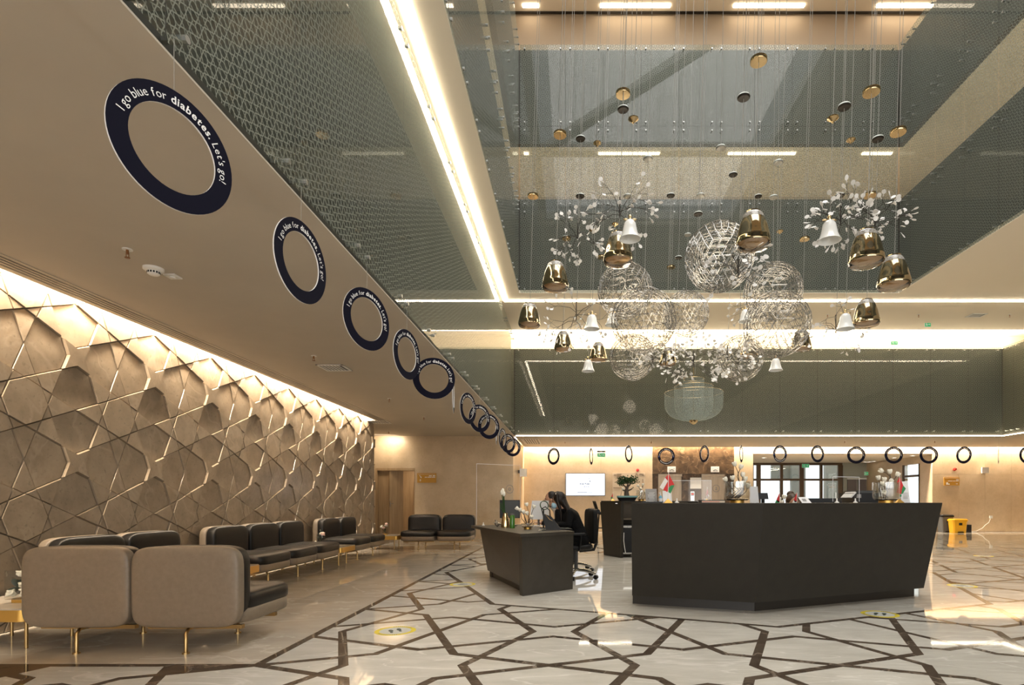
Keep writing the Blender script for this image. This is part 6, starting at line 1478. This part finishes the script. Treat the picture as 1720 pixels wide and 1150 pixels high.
# woman in front: profile towards -X, leaning over the desk
def seated(dx, dy, lean, name, label, head, yaw, pitch, hair, mats, extra, hx):
    px, py = dx, dy
    J = {'pelvis': ((px, py, 0.56), (0.15, 0.17)), 'waist': ((px-0.03-lean*0.2, py, 0.72), (0.12, 0.14)), 'chest': ((px-0.08-lean*0.6, py, 0.88), (0.125, 0.16)), 'neckbase': ((px-0.12-lean, py, 1.00), (0.06, 0.075)), 'neck': ((head[0]+0.02, py, head[2]-0.09), 0.045),
         'sl': ((px-0.09-lean*0.9, py-0.17, 0.965), 0.062), 'sr': ((px-0.09-lean*0.9, py+0.17, 0.965), 0.062), 'el': ((px-0.10-lean, py-0.24, 0.80), 0.047), 'er': ((px-0.12-lean, py+0.22, 0.80), 0.047), 'wl': ((hx+0.03, py-0.16, 0.792), 0.030), 'wr': ((hx+0.03, py+0.10, 0.792), 0.030),
         'hl': ((px-0.03, py-0.09, 0.54), 0.095), 'hr': ((px-0.03, py+0.09, 0.54), 0.095), 'kl': ((px-0.42, py-0.10, 0.53), 0.068), 'kr': ((px-0.42, py+0.10, 0.53), 0.068), 'al': ((px-0.36, py-0.10, 0.12), 0.042), 'ar': ((px-0.36, py+0.10, 0.12), 0.042), 'tl': ((px-0.52, py-0.10, 0.055), 0.036), 'tr': ((px-0.52, py+0.10, 0.055), 0.036)}
    E_ = [('pelvis', 'waist'), ('waist', 'chest'), ('chest', 'neckbase'), ('neckbase', 'neck'), ('chest', 'sl'), ('chest', 'sr'), ('sl', 'el'), ('sr', 'er'), ('el', 'wl'), ('er', 'wr'), ('pelvis', 'hl'), ('pelvis', 'hr'), ('hl', 'kl'), ('hr', 'kr'), ('kl', 'al'), ('kr', 'ar'), ('al', 'tl'), ('ar', 'tr')]
    hands = [((hx+0.03, py-0.16, 0.792), (-1, 0.1, 0), (0, 0, 1)), ((hx+0.03, py+0.10, 0.792), (-1, -0.1, 0), (0, 0, 1))]
    return skin_person(name, label, (px-0.1, py, 0.0), J, E_, head, FD(yaw, pitch), extra, mats, hair, hands)
w1_, H1 = seated(0.10, 8.30, 0.06, 'person', 'seated person in a black jacket with long dark hair and a pale blue face mask', (-0.215, 8.30, 1.135), R(-90), R(8), long_hair, [m_skin, m_jacket], [], -0.30)
mk = MB(); mk.M = H1
mk.ball((0, -0.058, -0.052), (0.058, 0.050, 0.046), 0.8, 0.8, 18, 12); mk.build('face_mask', m_mask, w1_, 60)
gp = MB(); gp.M = H1; gp.tube([(-0.07, -0.02, 0.10), (0, 0.0, 0.142), (0.07, -0.02, 0.10)], 0.006, 6); gp.build('hair_clip', m_steel, w1_, 60)
hair_mat[0] = m_hair
def shirtf(cc, lc): return abs(cc.y-9.12) < 0.075 and cc.x < -0.20 and 0.76 < cc.z < 1.04
w2_, H2 = seated(-0.02, 9.12, 0.12, 'person', 'person in a black jacket and white blouse half hidden behind the front person', (-0.365, 9.12, 1.165), R(-80), R(0), up_hair, [m_skin, m_jacket, m_shirt], [(shirtf, 2)], -0.52)
# clerk behind the counter, only the top of the head shows
hair_mat[0] = m_hairbr
cx_, cy_ = P(1325, 0, 7.6).x, 7.55
J = {'pelvis': ((cx_, cy_, 0.52), (0.15, 0.17)), 'waist': ((cx_, cy_, 0.68), (0.12, 0.14)), 'chest': ((cx_, cy_-0.02, 0.82), (0.12, 0.16)), 'neckbase': ((cx_, cy_-0.04, 0.93), (0.06, 0.07)), 'neck': ((cx_, cy_-0.06, 0.99), 0.045), 'sl': ((cx_-0.18, cy_, 0.90), 0.06), 'sr': ((cx_+0.18, cy_, 0.90), 0.06), 'el': ((cx_-0.23, cy_-0.05, 0.72), 0.045), 'er': ((cx_+0.23, cy_-0.05, 0.72), 0.045), 'wl': ((cx_-0.14, cy_-0.28, 0.78), 0.03), 'wr': ((cx_+0.14, cy_-0.28, 0.78), 0.03),
     'hl': ((cx_-0.09, cy_-0.03, 0.50), 0.09), 'hr': ((cx_+0.09, cy_-0.03, 0.50), 0.09), 'kl': ((cx_-0.10, cy_-0.40, 0.50), 0.065), 'kr': ((cx_+0.10, cy_-0.40, 0.50), 0.065), 'al': ((cx_-0.10, cy_-0.35, 0.1), 0.04), 'ar': ((cx_+0.10, cy_-0.35, 0.1), 0.04), 'tl': ((cx_-0.1, cy_-0.5, 0.05), 0.035), 'tr': ((cx_+0.1, cy_-0.5, 0.05), 0.035)}
E_ = [('pelvis', 'waist'), ('waist', 'chest'), ('chest', 'neckbase'), ('neckbase', 'neck'), ('chest', 'sl'), ('chest', 'sr'), ('sl', 'el'), ('sr', 'er'), ('el', 'wl'), ('er', 'wr'), ('pelvis', 'hl'), ('pelvis', 'hr'), ('hl', 'kl'), ('hr', 'kr'), ('kl', 'al'), ('kr', 'ar'), ('al', 'tl'), ('ar', 'tr')]
w3_, H3 = skin_person('person', 'person seated behind the large counter, only the brown haired head showing', (cx_, cy_, 0), J, E_, (cx_, cy_-0.08, 1.10), FD(0, R(25)), [], [m_skin, m_jacket], up_hair, [((cx_-0.14, cy_-0.28, 0.78), (0.3, -1, 0), (0, 0, 1)), ((cx_+0.14, cy_-0.28, 0.78), (-0.3, -1, 0), (0, 0, 1))])
t = office_chair('black office chair of the clerk behind the large counter', (cx_, cy_+0.05), R(180))
magnolia_vase('small vase of white blossoms beside the clerk behind the counter', (P(1313, 0, 7.0).x, 7.0, 0.745), 0.06, 0.16, [[(0, 0, 0.05), (-0.02, 0, 0.25), (-0.03, 0, 0.40)], [(0, 0, 0.05), (0.02, 0, 0.25), (0.03, 0, 0.43)], [(0, 0, 0.05), (0.0, 0, 0.25), (-0.01, -0.02, 0.36)]])
